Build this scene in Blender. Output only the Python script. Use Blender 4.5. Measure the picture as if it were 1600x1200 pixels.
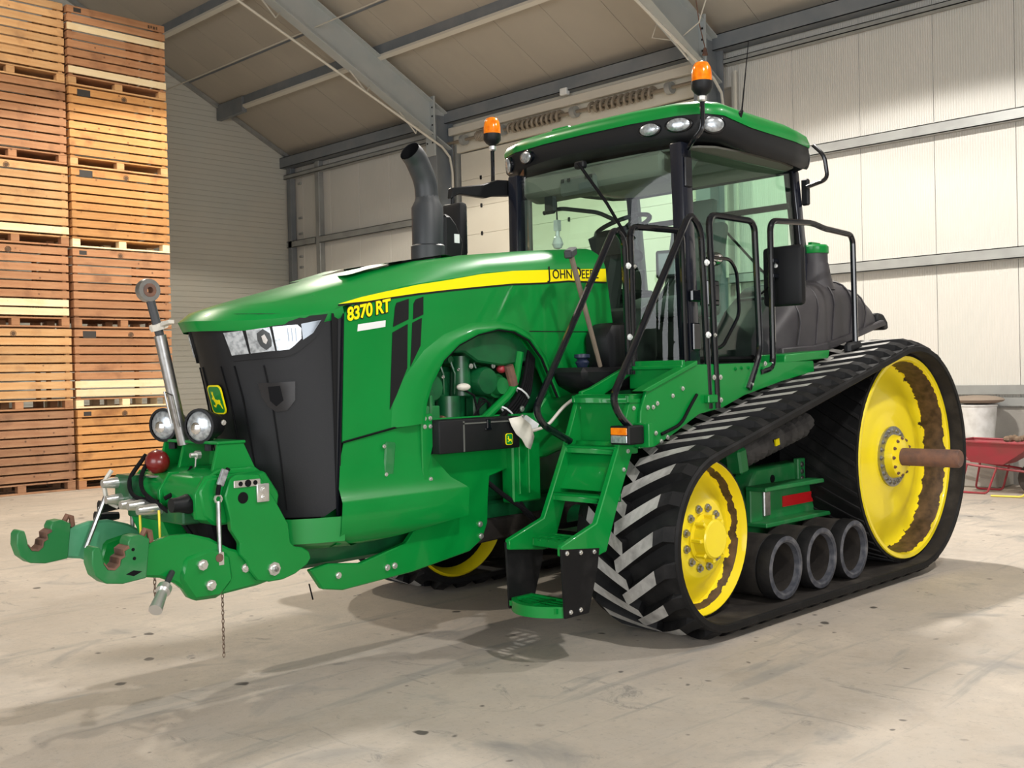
import bpy, bmesh, math, random
from mathutils import Vector, Matrix
random.seed(7)
sc = bpy.context.scene
for o in list(bpy.data.objects): bpy.data.objects.remove(o)
COL = sc.collection
# ------------------------------------------------------------------ camera
CAM_POS = Vector((-5.264, -5.02, 1.561))
YAW, PITCH, ROLL, FPX = math.radians(44.93), math.radians(-0.46), math.radians(1.30), 1685.0
_F = Vector((math.cos(YAW)*math.cos(PITCH), math.sin(YAW)*math.cos(PITCH), math.sin(PITCH)))
_R = Vector((math.sin(YAW), -math.cos(YAW), 0)); _U = _R.cross(_F)
_R2 = _R*math.cos(ROLL) - _U*math.sin(ROLL); _U2 = _R*math.sin(ROLL) + _U*math.cos(ROLL)
cd = bpy.data.cameras.new('camera'); cam = bpy.data.objects.new('camera', cd); COL.objects.link(cam)
cd.sensor_fit = 'HORIZONTAL'; cd.sensor_width = 36.0; cd.lens = FPX/1600*36.0
cd.clip_start = 0.05; cd.clip_end = 200
m3 = Matrix((_R2, _U2, -_F)).transposed()
cam.matrix_world = Matrix.Translation(CAM_POS) @ m3.to_4x4()
sc.camera = cam
# ------------------------------------------------------------------ world, light, exposure
w = bpy.data.worlds.new('overcast_sky'); sc.world = w; w.use_nodes = True
w.node_tree.nodes['Background'].inputs[0].default_value = (0.86, 0.93, 1.0, 1)
w.node_tree.nodes['Background'].inputs[1].default_value = 1.0
sc.view_settings.view_transform = 'Standard'; sc.view_settings.look = 'None'
sc.view_settings.gamma = 1.0; sc.view_settings.use_curve_mapping = False
sc.view_settings.exposure = 0.18
def area_light(name, loc, target, sx, sy, power, color):
    l = bpy.data.lights.new(name, 'AREA'); l.shape = 'RECTANGLE'; l.size = sx; l.size_y = sy
    l.energy = power; l.color = color
    o = bpy.data.objects.new(name, l); COL.objects.link(o); o.location = loc
    o.rotation_euler = (Vector(target) - Vector(loc)).to_track_quat('-Z', 'Y').to_euler()
    return o
# daylight falling in through the two open gateways behind the camera
area_light('gateway_daylight', (-9.0, -15.6, 3.0), (-3.0, 0, 1.4), 9.0, 5.4, 1000, (0.97, 0.98, 1.0))
area_light('gateway_daylight_side', (-12.6, -2.0, 2.9), (0, 1.0, 1.2), 7.0, 5.0, 420, (0.97, 0.98, 1.0))
LAMPS = [  # hanging high-bay lamps: x, y, z of the reflector mouth, watts, colour
    (3.4, 7.4, 6.9, 1300, (1.0, 0.92, 0.78)), (3.6, 0.9, 6.9, 1700, (1.0, 0.96, 0.90)), (-1.6, 6.6, 8.9, 1050, (1.0, 0.88, 0.72)),
    (-1.8, -5.6, 6.9, 900, (1.0, 0.97, 0.93)), (3.0, -5.0, 6.9, 620, (1.0, 0.96, 0.91))]
# ------------------------------------------------------------------ materials
MATS = {}
def nt(m): return m.node_tree.nodes, m.node_tree.links
def mat(name, col, rough=0.5, metal=0.0, coat=0.0, var=None, bump=None, emit=None, rand=0.0, spec=0.5, coord='Object', coat_rough=0.06):
    """var = (scale, colour2, low, high[, stretch]) mottles colour; bump = (scale, strength)"""
    m = bpy.data.materials.new(name); m.use_nodes = True; N, L = nt(m); b = N['Principled BSDF']
    c4 = tuple(col) + (1,)
    b.inputs['Base Color'].default_value = c4; b.inputs['Roughness'].default_value = rough
    b.inputs['Metallic'].default_value = metal; b.inputs['Coat Weight'].default_value = coat
    b.inputs['Coat Roughness'].default_value = coat_rough; b.inputs['Specular IOR Level'].default_value = spec
    tc = N.new('ShaderNodeTexCoord') if (var or bump) else None
    colsock = None
    if var:
        mp = N.new('ShaderNodeMapping'); L.new(tc.outputs[coord], mp.inputs['Vector'])
        if len(var) > 4: mp.inputs['Scale'].default_value = var[4]
        nz = N.new('ShaderNodeTexNoise'); nz.inputs['Scale'].default_value = var[0]; nz.inputs['Detail'].default_value = 6
        L.new(mp.outputs[0], nz.inputs['Vector'])
        r = N.new('ShaderNodeValToRGB'); r.color_ramp.elements[0].position = var[2]; r.color_ramp.elements[1].position = var[3]
        r.color_ramp.elements[0].color = c4; r.color_ramp.elements[1].color = tuple(var[1]) + (1,)
        L.new(nz.outputs['Fac'], r.inputs[0]); colsock = r.outputs[0]
    if rand:
        oi = N.new('ShaderNodeObjectInfo'); hs = N.new('ShaderNodeHueSaturation')
        mr = N.new('ShaderNodeMapRange'); mr.inputs[3].default_value = 1-rand; mr.inputs[4].default_value = 1+rand
        L.new(oi.outputs['Random'], mr.inputs[0]); L.new(mr.outputs[0], hs.inputs['Value'])
        if colsock: L.new(colsock, hs.inputs['Color'])
        else: hs.inputs['Color'].default_value = c4
        colsock = hs.outputs[0]
    if colsock: L.new(colsock, b.inputs['Base Color'])
    if bump:
        nb = N.new('ShaderNodeTexNoise'); nb.inputs['Scale'].default_value = bump[0]; nb.inputs['Detail'].default_value = 4
        L.new(tc.outputs[coord], nb.inputs['Vector'])
        bn = N.new('ShaderNodeBump'); bn.inputs['Strength'].default_value = bump[1]; bn.inputs['Distance'].default_value = 0.01
        L.new(nb.outputs['Fac'], bn.inputs['Height']); L.new(bn.outputs[0], b.inputs['Normal'])
    if emit:
        b.inputs['Emission Color'].default_value = tuple(emit[0]) + (1,); b.inputs['Emission Strength'].default_value = emit[1]
    MATS[name] = m
    return m
def glass_mat(name, tint, gloss_rough=0.02, ior=1.45, haze=0.0):
    m = bpy.data.materials.new(name); m.use_nodes = True; N, L = nt(m); N.remove(N['Principled BSDF'])
    t = N.new('ShaderNodeBsdfTransparent'); t.inputs[0].default_value = tuple(tint) + (1,)
    g = N.new('ShaderNodeBsdfGlossy'); g.inputs['Roughness'].default_value = gloss_rough
    lw = N.new('ShaderNodeLayerWeight'); lw.inputs[0].default_value = .5; pw = N.new('ShaderNodeMath'); pw.operation = 'POWER'; pw.inputs[1].default_value = 4.0
    L.new(lw.outputs['Facing'], pw.inputs[0]); f = N.new('ShaderNodeMath'); f.operation = 'MULTIPLY_ADD'; f.inputs[1].default_value = .7; f.inputs[2].default_value = .035; L.new(pw.outputs[0], f.inputs[0])
    mx = N.new('ShaderNodeMixShader'); L.new(f.outputs[0], mx.inputs[0]); L.new(t.outputs[0], mx.inputs[1]); L.new(g.outputs[0], mx.inputs[2])
    L.new(mx.outputs[0], N['Material Output'].inputs[0]); MATS[name] = m
    return m
GREEN = (0.0, 0.20, 0.030)
mat('green', GREEN, 0.36, coat=0.28, var=(3.0, (0.001, 0.225, 0.036), 0.35, 0.7), coat_rough=0.05, spec=.3)
mat('green_dusty', (0.008, 0.17, 0.04), 0.5, coat=0.1, var=(9.0, (0.07, 0.2, 0.09), 0.5, 0.85))
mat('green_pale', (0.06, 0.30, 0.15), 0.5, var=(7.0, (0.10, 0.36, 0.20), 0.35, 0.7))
mat('green_engine', (0.003, 0.10, 0.028), 0.4, coat=0.2, var=(8.0, (0.004, 0.05, 0.018), 0.4, 0.75))
mat('yellow', (0.90, 0.72, 0.008), 0.38, coat=0.35, var=(2.5, (0.86, 0.66, 0.015), 0.4, 0.8))
mat('decal_yellow', (0.95, 0.80, 0.0), 0.35)
mat('decal_black', (0.006, 0.006, 0.006), 0.4)
def rim_dirt(name, y0, y1):
    """yellow rim with a ragged band of caked soil between two depths"""
    m = mat(name, (0.88, 0.70, 0.01), .5); N, L = nt(m); b = N['Principled BSDF']
    tc = N.new('ShaderNodeTexCoord'); sp = N.new('ShaderNodeSeparateXYZ'); L.new(tc.outputs['Object'], sp.inputs[0])
    nz = N.new('ShaderNodeTexNoise'); nz.inputs['Scale'].default_value = 16; nz.inputs['Detail'].default_value = 8; L.new(tc.outputs['Object'], nz.inputs['Vector'])
    ma = N.new('ShaderNodeMath'); ma.operation = 'MULTIPLY_ADD'; ma.inputs[1].default_value = .09; L.new(nz.outputs['Fac'], ma.inputs[0]); L.new(sp.outputs['Y'], ma.inputs[2])
    a = N.new('ShaderNodeMath'); a.operation = 'GREATER_THAN'; a.inputs[1].default_value = y0+.045; L.new(ma.outputs[0], a.inputs[0])
    c = N.new('ShaderNodeMath'); c.operation = 'LESS_THAN'; c.inputs[1].default_value = y1+.045; L.new(ma.outputs[0], c.inputs[0])
    d = N.new('ShaderNodeMath'); d.operation = 'MULTIPLY'; L.new(a.outputs[0], d.inputs[0]); L.new(c.outputs[0], d.inputs[1])
    r = N.new('ShaderNodeValToRGB'); r.color_ramp.elements[0].color = (.035,.017,.007,1); r.color_ramp.elements[1].color = (.12,.065,.03,1); r.color_ramp.elements[0].position = .35; r.color_ramp.elements[1].position = .7; L.new(nz.outputs['Fac'], r.inputs[0])
    mx = N.new('ShaderNodeMix'); mx.data_type = 'RGBA'; L.new(d.outputs[0], mx.inputs[0]); mx.inputs[6].default_value = (.88,.70,.01,1); L.new(r.outputs[0], mx.inputs[7]); L.new(mx.outputs[2], b.inputs['Base Color'])
rim_dirt('drive_rim', -1.395, -1.235); rim_dirt('idler_rim', -1.29, -1.24)
mat('wheel_dirt', (0.06, 0.03, 0.012), 0.9, var=(14.0, (0.13, 0.07, 0.03), 0.4, 0.7), bump=(60, 0.5))
mat('rubber', (0.006, 0.006, 0.0065), 0.62, var=(6.0, (0.022, 0.021, 0.021), 0.5, 0.85), bump=(40, 0.15), spec=.22)
mat('rubber_worn', (0.36, 0.35, 0.33), 0.8, var=(9.0, (0.17, 0.165, 0.155), 0.45, 0.75), bump=(50, 0.2))
mat('rubber_inner', (0.022, 0.019, 0.017), 0.85, var=(5.0, (0.06, 0.052, 0.044), 0.45, 0.8), bump=(30, 0.3), spec=.2)
mat('roller_blue', (0.035, 0.039, 0.052), 0.5, var=(16.0, (0.13, 0.13, 0.14), 0.45, 0.75))
mat('black_plastic', (0.007, 0.0075, 0.009), 0.5, bump=(220, 0.06), spec=.3)
mat('black_gloss', (0.004, 0.005, 0.008), 0.16, coat=0.5, spec=.4)
mat('bellows_rubber', (0.075, 0.07, 0.066), 0.85, var=(9.0, (0.03, 0.028, 0.027), 0.4, 0.7), spec=.2)
mat('black_matte', (0.005, 0.005, 0.006), 0.8, spec=.15)
mat('tank_plastic', (0.036, 0.033, 0.038), 0.5, var=(3.5, (0.065, 0.06, 0.064), 0.4, 0.75), bump=(260, 0.08))
mat('post_blue', (0.008, 0.010, 0.018), 0.25, coat=0.5)
mat('steel', (0.42, 0.42, 0.42), 0.38, metal=1.0, var=(25.0, (0.28, 0.28, 0.27), 0.45, 0.8))
mat('zinc', (0.72, 0.72, 0.70), 0.3, metal=0.85)
mat('chrome', (0.85, 0.86, 0.88), 0.12, metal=1.0)
mat('lens_white', (0.52, 0.56, 0.59), 0.24, metal=0.6, var=(45.0, (0.28, 0.30, 0.32), 0.42, 0.66))
mat('bezel_black', (0.004, 0.004, 0.005), 0.45, spec=.25)
mat('lens_dark', (0.10, 0.11, 0.12), 0.1, metal=0.7)
mat('tool_wood', (0.20, 0.155, 0.115), 0.7, var=(6.0, (0.14, 0.11, 0.085), 0.4, 0.7))
mat('rust', (0.20, 0.095, 0.06), 0.75, var=(12.0, (0.10, 0.06, 0.05), 0.4, 0.7), bump=(40, 0.3))
mat('rusty_chain', (0.16, 0.11, 0.08), 0.6, metal=0.5)
mat('amber', (0.95, 0.25, 0.004), 0.15, coat=0.5, var=(30.0, (0.80, 0.15, 0.0), 0.4, 0.7))
mat('red_lens', (0.16, 0.008, 0.008), 0.3, coat=0.3)
mat('red_reflector', (0.62, 0.012, 0.016), 0.35)
mat('red_cap', (0.35, 0.03, 0.04), 0.4)
mat('white_label', (0.78, 0.80, 0.80), 0.5)
mat('paper', (0.72, 0.69, 0.60), 0.8)
mat('cable_yellow', (0.85, 0.72, 0.06), 0.5)
mat('exhaust_grey', (0.026, 0.029, 0.034), 0.48, var=(4.0, (0.045, 0.047, 0.05), 0.4, 0.8))
mat('interior_dark', (0.020, 0.021, 0.021), 0.6)
mat('interior_grey', (0.10, 0.105, 0.095), 0.7)
mat('headliner', (0.17, 0.17, 0.145), 0.85)
mat('seat_fabric', (0.16, 0.175, 0.17), 0.9, bump=(150, 0.3))
mat('screen_grey', (0.10, 0.11, 0.11), 0.15)
mat('blue_lever', (0.012, 0.02, 0.05), 0.4)
glass_mat('cab_glass', (0.80, 0.93, 0.86))
glass_mat('clear_glass', (0.93, 0.95, 0.95))
mat('bulb_reflection_pale', (0.75, 0.77, 0.74), 0.1)  # pale colour of the bulb-shaped reflection in the cab
# ------------------------------------------------------------------ mesh helpers
class MB:
    def __init__(s): s.v = []; s.f = []; s.m = []; s.cur = 0
    def add(s, vs, fs):
        o = len(s.v); s.v += [tuple(p) for p in vs]
        for f in fs: s.f.append([o+i for i in f]); s.m.append(s.cur)
        return s
    def box(s, x0, x1, y0, y1, z0, z1):
        return s.add([(x0,y0,z0),(x1,y0,z0),(x1,y1,z0),(x0,y1,z0),(x0,y0,z1),(x1,y0,z1),(x1,y1,z1),(x0,y1,z1)],
                     [(3,2,1,0),(4,5,6,7),(0,1,5,4),(1,2,6,5),(2,3,7,6),(3,0,4,7)])
    def obox(s, c, size, rx=0, ry=0, rz=0):
        M = Matrix.Translation(c) @ Matrix.Rotation(rz, 4, 'Z') @ Matrix.Rotation(ry, 4, 'Y') @ Matrix.Rotation(rx, 4, 'X')
        a, b, d = size[0]/2, size[1]/2, size[2]/2
        P = [M @ Vector(p) for p in ((-a,-b,-d),(a,-b,-d),(a,b,-d),(-a,b,-d),(-a,-b,d),(a,-b,d),(a,b,d),(-a,b,d))]
        return s.add(P, [(3,2,1,0),(4,5,6,7),(0,1,5,4),(1,2,6,5),(2,3,7,6),(3,0,4,7)])
    def prism(s, pts, plane, a, b):
        def P(u, v, d): return {'xz': (u, d, v), 'yz': (d, u, v), 'xy': (u, v, d)}[plane]
        n = len(pts); vs = [P(u, v, a) for u, v in pts] + [P(u, v, b) for u, v in pts]
        return s.add(vs, [list(range(n)), list(range(2*n-1, n-1, -1))] + [(i, (i+1) % n, n+(i+1) % n, n+i) for i in range(n)])
    def rings(s, rings, closed=True, caps=True):
        n = len(rings[0]); vs = [p for r in rings for p in r]; fs = []
        for j in range(len(rings)-1):
            for i in range(n if closed else n-1):
                k = (i+1) % n; fs.append((j*n+i, j*n+k, (j+1)*n+k, (j+1)*n+i))
        if caps and closed: fs += [list(range(n-1, -1, -1)), [(len(rings)-1)*n+i for i in range(n)]]
        return s.add(vs, fs)
    def tube(s, pts, r, n=8, caps=True):
        pts = [Vector(p) for p in pts]; rs = r if isinstance(r, (list, tuple)) else [r]*len(pts)
        t = [(pts[min(i+1, len(pts)-1)] - pts[max(i-1, 0)]).normalized() for i in range(len(pts))]
        up = Vector((0, 0, 1)) if abs(t[0].z) < .9 else Vector((1, 0, 0))
        nrm = t[0].cross(up).normalized(); out = []
        for i, p in enumerate(pts):
            nrm = (nrm - t[i]*nrm.dot(t[i])).normalized(); bn = t[i].cross(nrm)
            out.append([p + (nrm*math.cos(2*math.pi*k/n) + bn*math.sin(2*math.pi*k/n))*rs[i] for k in range(n)])
        return s.rings(out, True, caps)
    def cyl(s, p0, p1, r0, r1=None, n=16): return s.tube([p0, p1], [r0, r0 if r1 is None else r1], n)
    def lathe(s, prof, origin, axis='y', n=24, closed=False):
        """prof = [(radius, along)]"""
        o = Vector(origin); out = []
        for k in range(n):
            a = 2*math.pi*k/n; c, d = math.cos(a), math.sin(a)
            out.append([o + {'x': Vector((h, r*c, r*d)), 'y': Vector((r*c, h, r*d)), 'z': Vector((r*c, r*d, h))}[axis] for r, h in prof])
        np_ = len(prof); vs = [p for r in out for p in r]; fs = []
        for k in range(n):
            k2 = (k+1) % n
            for i in range(np_ if closed else np_-1):
                j = (i+1) % np_; fs.append((k*np_+i, k*np_+j, k2*np_+j, k2*np_+i))
        return s.add(vs, fs)
    def ell(s, c, r, nu=14, nv=8):
        c = Vector(c); out = []
        for j in range(nv+1):
            a = math.pi*(j/nv) ; a = min(max(a, 0.02), math.pi-.02)
            out.append([c + Vector((r[0]*math.sin(a)*math.cos(2*math.pi*i/nu), r[1]*math.sin(a)*math.sin(2*math.pi*i/nu), r[2]*math.cos(a))) for i in range(nu)])
        return s.rings(out)
    def xform(s, M): s.v = [tuple(M @ Vector(p)) for p in s.v]; return s
    def mesh(s, name, mats, bevel=0.0, smooth=35, seg=1):
        me = bpy.data.meshes.new(name); me.from_pydata(s.v, [], s.f)
        for m in (mats if isinstance(mats, (list, tuple)) else [mats]): me.materials.append(MATS[m])
        bm = bmesh.new(); bm.from_mesh(me)
        for i, f in enumerate(bm.faces): f.material_index = s.m[i] if i < len(s.m) else 0
        bmesh.ops.remove_doubles(bm, verts=bm.verts, dist=1e-6)
        bmesh.ops.recalc_face_normals(bm, faces=bm.faces)
        if bevel:
            ed = [e for e in bm.edges if len(e.link_faces) == 2 and e.calc_face_angle(0) > .5]
            bmesh.ops.bevel(bm, geom=ed, offset=bevel, segments=seg, affect='EDGES', profile=.5, clamp_overlap=True)
        bm.to_mesh(me); bm.free()
        if smooth:
            me.shade_smooth(); me.set_sharp_from_angle(angle=math.radians(smooth))
        return me
    def build(s, name, mats, parent=None, bevel=0.0, smooth=35, seg=1):
        return link(name, s.mesh(name, mats, bevel, smooth, seg), parent)
def link(name, data, parent=None, label=None):
    o = bpy.data.objects.new(name, data); COL.objects.link(o)
    if parent: o.parent = parent
    if label: o['label'] = label
    return o
def empty(name, loc=(0, 0, 0), rz=0, label=None, cat=None, group=None):
    o = bpy.data.objects.new(name, None); COL.objects.link(o); o.location = loc; o.rotation_euler = (0, 0, rz); o.empty_display_size = .2
    return tag(o, label, cat, group)
def tag(o, label=None, cat=None, group=None, kind=None):
    for k, v in (('label', label), ('category', cat), ('group', group), ('kind', kind)):
        if v: o[k] = v
    return o
def fillet(pts, rad, k=5):
    pts = [Vector(p) for p in pts]; out = [pts[0]]
    for i in range(1, len(pts)-1):
        p = pts[i]; a = pts[i-1]-p; b = pts[i+1]-p; r = min(rad, a.length*.48, b.length*.48)
        p0 = p + a.normalized()*r; p1 = p + b.normalized()*r
        for j in range(k+1):
            t = j/k; out.append(p0*(1-t)**2 + p*2*t*(1-t) + p1*t*t)
    return out + [pts[-1]]
def arc(cx, cz, r, a0, a1, n):
    return [(cx + r*math.cos(math.radians(a0+(a1-a0)*i/n)), cz + r*math.sin(math.radians(a0+(a1-a0)*i/n))) for i in range(n+1)]
def text_mesh(name, txt, size, mats, extrude=.001, offset=0.0, shear=0.0, space=1.0):
    cu = bpy.data.curves.new(name, 'FONT'); cu.body = txt; cu.size = size; cu.extrude = extrude; cu.offset = offset; cu.shear = shear
    cu.space_character = space
    ob = bpy.data.objects.new(name, cu); COL.objects.link(ob)
    dg = bpy.context.evaluated_depsgraph_get(); me = bpy.data.meshes.new_from_object(ob.evaluated_get(dg))
    bpy.data.objects.remove(ob); me.materials.clear(); me.materials.append(MATS[mats])
    return me
# ================================================================== building shell
XW, YG, EAVE, SLOPE, XR, XL = 9.2, 16.64, 6.826, 0.5, -2.0, -13.2
def roof_z(x): return EAVE + SLOPE*(XW-x) if x > XR else EAVE + SLOPE*(x-XL)
def concrete():
    m = bpy.data.materials.new('concrete_floor'); m.use_nodes = True; N, L = nt(m); b = N['Principled BSDF']
    tc = N.new('ShaderNodeTexCoord')
    def noise(scale, detail=6, stretch=(1,1,1), rot=0, dist=0.0, rough=.6):
        mp = N.new('ShaderNodeMapping'); mp.inputs['Scale'].default_value = stretch; mp.inputs['Rotation'].default_value = (0,0,rot)
        L.new(tc.outputs['Object'], mp.inputs[0]); n = N.new('ShaderNodeTexNoise'); n.inputs['Scale'].default_value = scale
        n.inputs['Detail'].default_value = detail; n.inputs['Distortion'].default_value = dist; n.inputs['Roughness'].default_value = rough
        L.new(mp.outputs[0], n.inputs['Vector']); return n.outputs['Fac']
    def ramp(s, p0, p1, c0=(0,0,0,1), c1=(1,1,1,1)):
        r = N.new('ShaderNodeValToRGB'); e = r.color_ramp.elements; e[0].position = p0; e[1].position = p1; e[0].color = c0; e[1].color = c1
        L.new(s, r.inputs[0]); return r.outputs[0]
    def mix(f, a, bb, kind='MIX'):
        x = N.new('ShaderNodeMix'); x.data_type = 'RGBA'; x.blend_type = kind
        if hasattr(f, 'node'): L.new(f, x.inputs[0])
        else: x.inputs[0].default_value = f
        for s, i in ((a, 6), (bb, 7)):
            if hasattr(s, 'node'): L.new(s, x.inputs[i])
            else: x.inputs[i].default_value = s
        return x.outputs[2]
    base = ramp(noise(.55, 10, rough=.75), .34, .66, (.375,.325,.272,1), (.575,.505,.428,1))
    base = mix(ramp(noise(4, 9, rough=.75), .45, .62), base, (.45,.40,.345,1))
    streak = ramp(noise(2.2, 6, (.35, 2.6, 1), -.62, .8), .57, .70)
    base = mix(streak, base, (.32,.30,.27,1))
    base = mix(ramp(noise(1.1, 8, (1,1,1), 0, 1.2), .58, .72), base, (.29,.275,.255,1))
    fine = ramp(noise(26, 7, rough=.8), .54, .72); base = mix(fine, base, (.33,.30,.265,1))
    vo = N.new('ShaderNodeTexVoronoi'); vo.inputs['Scale'].default_value = 3.4; vo.inputs['Randomness'].default_value = 1
    mpv = N.new('ShaderNodeMapping'); L.new(tc.outputs['Object'], mpv.inputs[0])
    nd = N.new('ShaderNodeTexNoise'); nd.inputs['Scale'].default_value = 7; L.new(tc.outputs['Object'], nd.inputs['Vector'])
    ad = N.new('ShaderNodeMix'); ad.data_type = 'VECTOR'; ad.inputs[0].default_value = .08; L.new(mpv.outputs[0], ad.inputs[4]); L.new(nd.outputs['Color'], ad.inputs[5])
    L.new(ad.outputs[1], vo.inputs['Vector'])
    spots = ramp(vo.outputs['Distance'], .08, .11, (1,1,1,1), (0,0,0,1))
    gate = ramp(noise(.9, 2, (1,1,1), .4), .50, .54)
    gm = N.new('ShaderNodeMath'); gm.operation = 'MULTIPLY'; L.new(spots, gm.inputs[0]); L.new(gate, gm.inputs[1])
    base = mix(gm.outputs[0], base, (.09,.08,.07,1))
    vo2 = N.new('ShaderNodeTexVoronoi'); vo2.inputs['Scale'].default_value = 9.0; L.new(ad.outputs[1], vo2.inputs['Vector'])
    sp2 = ramp(vo2.outputs['Distance'], .09, .15, (1,1,1,1), (0,0,0,1)); gt2 = ramp(noise(1.7, 3, (1,1,1), 1.1), .54, .60)
    g2 = N.new('ShaderNodeMath'); g2.operation = 'MULTIPLY'; L.new(sp2, g2.inputs[0]); L.new(gt2, g2.inputs[1])
    base = mix(g2.outputs[0], base, (.15,.135,.12,1))
    base = mix(ramp(noise(2.6, 10, (1,.45,1), .5, 2.2, .8), .585, .66), base, (.27,.25,.225,1))
    L.new(base, b.inputs['Base Color']); b.inputs['Roughness'].default_value = .72
    bn = N.new('ShaderNodeBump'); bn.inputs['Strength'].default_value = .25; bn.inputs['Distance'].default_value = .01
    L.new(noise(60, 4), bn.inputs['Height']); L.new(bn.outputs[0], b.inputs['Normal'])
    MATS['concrete_floor'] = m
concrete()
def ribbed(name, col, axis, freq, strength, col2):
    m = mat(name, col, .55, var=(.9, col2, .35, .75), coord='Object'); N, L = nt(m); b = N['Principled BSDF']
    tc = N.new('ShaderNodeTexCoord'); wv = N.new('ShaderNodeTexWave'); wv.bands_direction = axis; wv.inputs['Scale'].default_value = freq
    L.new(tc.outputs['Object'], wv.inputs['Vector']); bn = N.new('ShaderNodeBump'); bn.inputs['Strength'].default_value = strength; bn.inputs['Distance'].default_value = .02
    L.new(wv.outputs['Fac'], bn.inputs['Height']); L.new(bn.outputs[0], b.inputs['Normal'])
ribbed('wall_panel', (.60, .59, .545), 'Y', 9.0, .25, (.64, .615, .57))
mat('gable_panel', (.56, .56, .51), .55, var=(.8, (.60, .57, .50), .35, .75))
ribbed('roof_panel', (.42, .38, .32), 'Y', 1.6, .12, (.38, .345, .295))
mat('door_panel', (.70, .67, .58), .5, var=(1.2, (.66, .62, .53), .35, .75))
mat('galvanised', (.36, .37, .36), .5, metal=.35, var=(3.0, (.28, .285, .28), .4, .75))
mat('frame_paint', (.38, .41, .41), .5, var=(2.0, (.44, .45, .44), .4, .75))
mat('column_paint', (.16, .18, .20), .5, var=(2.0, (.22, .23, .24), .4, .75))
mat('pale_steel', (.60, .57, .50), .45)
mat('plinth', (.42, .40, .36), .8, var=(2.0, (.32, .30, .27), .4, .7), bump=(20, .3))
mat('spring_steel', (.26, .22, .17), .5, metal=.3)
mat('lamp_glow', (1, 1, 1), .5, emit=((1.0, .93, .82), 30.0))
mat('lamp_shell', (.5, .5, .5), .4, metal=.8)
floor = MB().box(XL, XW+.4, -16.5, YG+.4, -.15, 0).build('floor', 'concrete_floor', smooth=0)
tag(floor, 'worn stained concrete floor of the storage shed', 'floor', kind='structure')
# ---- long wall behind the tractor
wall = MB().box(XW-.02, XW+.16, -16.5, YG, 0, 1.0).build('wall_right', 'plinth', smooth=0)
tag(wall, 'long cream metal-clad side wall with horizontal steel rails', 'wall', kind='structure')
PW = 1.066
pm = MB().box(XW, XW+.08, .003, PW-.003, 1.0, EAVE+.05).mesh('panel', 'wall_panel', .003, 0)
pm2 = MB().box(XW, XW+.08, .003, PW-.003, 6.0, EAVE+.05).mesh('panel', 'wall_panel', .003, 0)
backing = MB().box(XW+.085, XW+.16, -16.5, YG, 1.0, EAVE+.1).build('backing_sheet', 'plinth', wall, smooth=0)
y = 1.22 - 17*PW + .0
while y < YG-.1:
    o = link('panel', pm2 if 4.2 < y < 10.5 else pm, wall); o.location.y = y; y += PW
def girt(parent, y0, y1, z, name='girt', h=.15, d=.16, m='galvanised', x=None):
    xx = XW if x is None else x
    b = MB(); b.box(xx-d, xx-.002, y0, y1, z+h-.012, z+h); b.box(xx-d, xx-d+.012, y0, y1, z, z+h); b.box(xx-d, xx-.06, y0, y1, z, z+.012)
    return b.build(name, m, parent, smooth=0)
for z in (2.91, 4.67):
    girt(wall, -16.5, 4.42, z); girt(wall, 11.0, 15.32, z); girt(wall, 15.5, YG, z)
girt(wall, -16.5, YG, EAVE-.30, 'eave_beam', .24, .30, 'column_paint'); girt(wall, -16.5, 4.42, EAVE-.52, 'eave_rail', .08, .20, 'galvanised')
girt(wall, 11.0, YG, EAVE-.55, 'eave_rail', .10, .2, 'galvanised')
MB().box(XW-.07, XW-.01, -16.5, 4.5, 1.02, 1.13).box(XW-.07, XW-.01, -16.5, 4.5, 1.17, 1.29).build('sill_rail', 'galvanised', wall, smooth=0)
for yy in (4.56, 10.84, -1.72, -8.0, -14.3):   # portal frame columns, each an I-section
    b = MB(); b.box(XW-.62, XW-.60, yy-.13, yy+.13, 0, EAVE-.2); b.box(XW-.20, XW-.18, yy-.13, yy+.13, 0, EAVE-.1); b.box(XW-.6, XW-.2, yy-.010, yy+.010, 0, EAVE-.15)
    b.build('column', 'column_paint', wall, smooth=0)
MB().box(XW-.14, XW-.002, 15.32, 15.48, 0, EAVE-.1).build('post', 'galvanised', wall, .01)
MB().box(XW-.16, XW-.02, YG-.22, YG-.06, 0, EAVE-.05).build('corner_post', 'column_paint', wall, .01)
for zz in (6.15, 5.35, 4.98, 4.45, 4.2, 3.6): MB().obox((XW-.02, 16.25, zz), (.05, .12, .05)).build('fixing_bracket', 'galvanised', wall, .008)
MB().tube([(XW-.1, 4.28, 0), (XW-.1, 4.28, 6.2)], .025, 6).build('downpipe', 'pale_steel', wall)
# ---- sectional overhead door in the middle bay
door = empty('door_1', (XW-.02, 7.7, 0), 0, 'cream sectional overhead door behind the tractor cab', 'door'); door['kind'] = 'structure'
D0, D1 = 4.95, 10.62
sec = MB().box(.0, .05, D0-7.7, D1-7.7, .002, .535).mesh('door_section', 'door_panel', .004, 0)
for i in range(11):
    o = link('door_section', sec, door); o.location = (-.05, 0, .02+i*.537)
hinge = MB().box(-.075, -.05, -.022, .022, -.038, .038).mesh('hinge', 'black_plastic', .006, 0)
for i in range(1, 11):
    for yy in (-1.35, .1, 1.2, 2.35):
        o = link('hinge', hinge, door); o.location = (0, yy, .02+i*.537)
for yy in (D0-7.7-.1, D1-7.7+.05): MB().box(-.12, -.0, yy, yy+.06, 0, 6.1).build('guide_rail', 'galvanised', door, smooth=0)
MB().box(-.28, -.20, D0-7.7-.3, D1-7.7+.1, 6.27, 6.42).build('header_rail', 'pale_steel', door, .01)
MB().box(-.10, .0, D0-7.7-.3, D1-7.7+.15, 5.95, 6.72).build('lintel_panel', 'door_panel', door, smooth=0)
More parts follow.
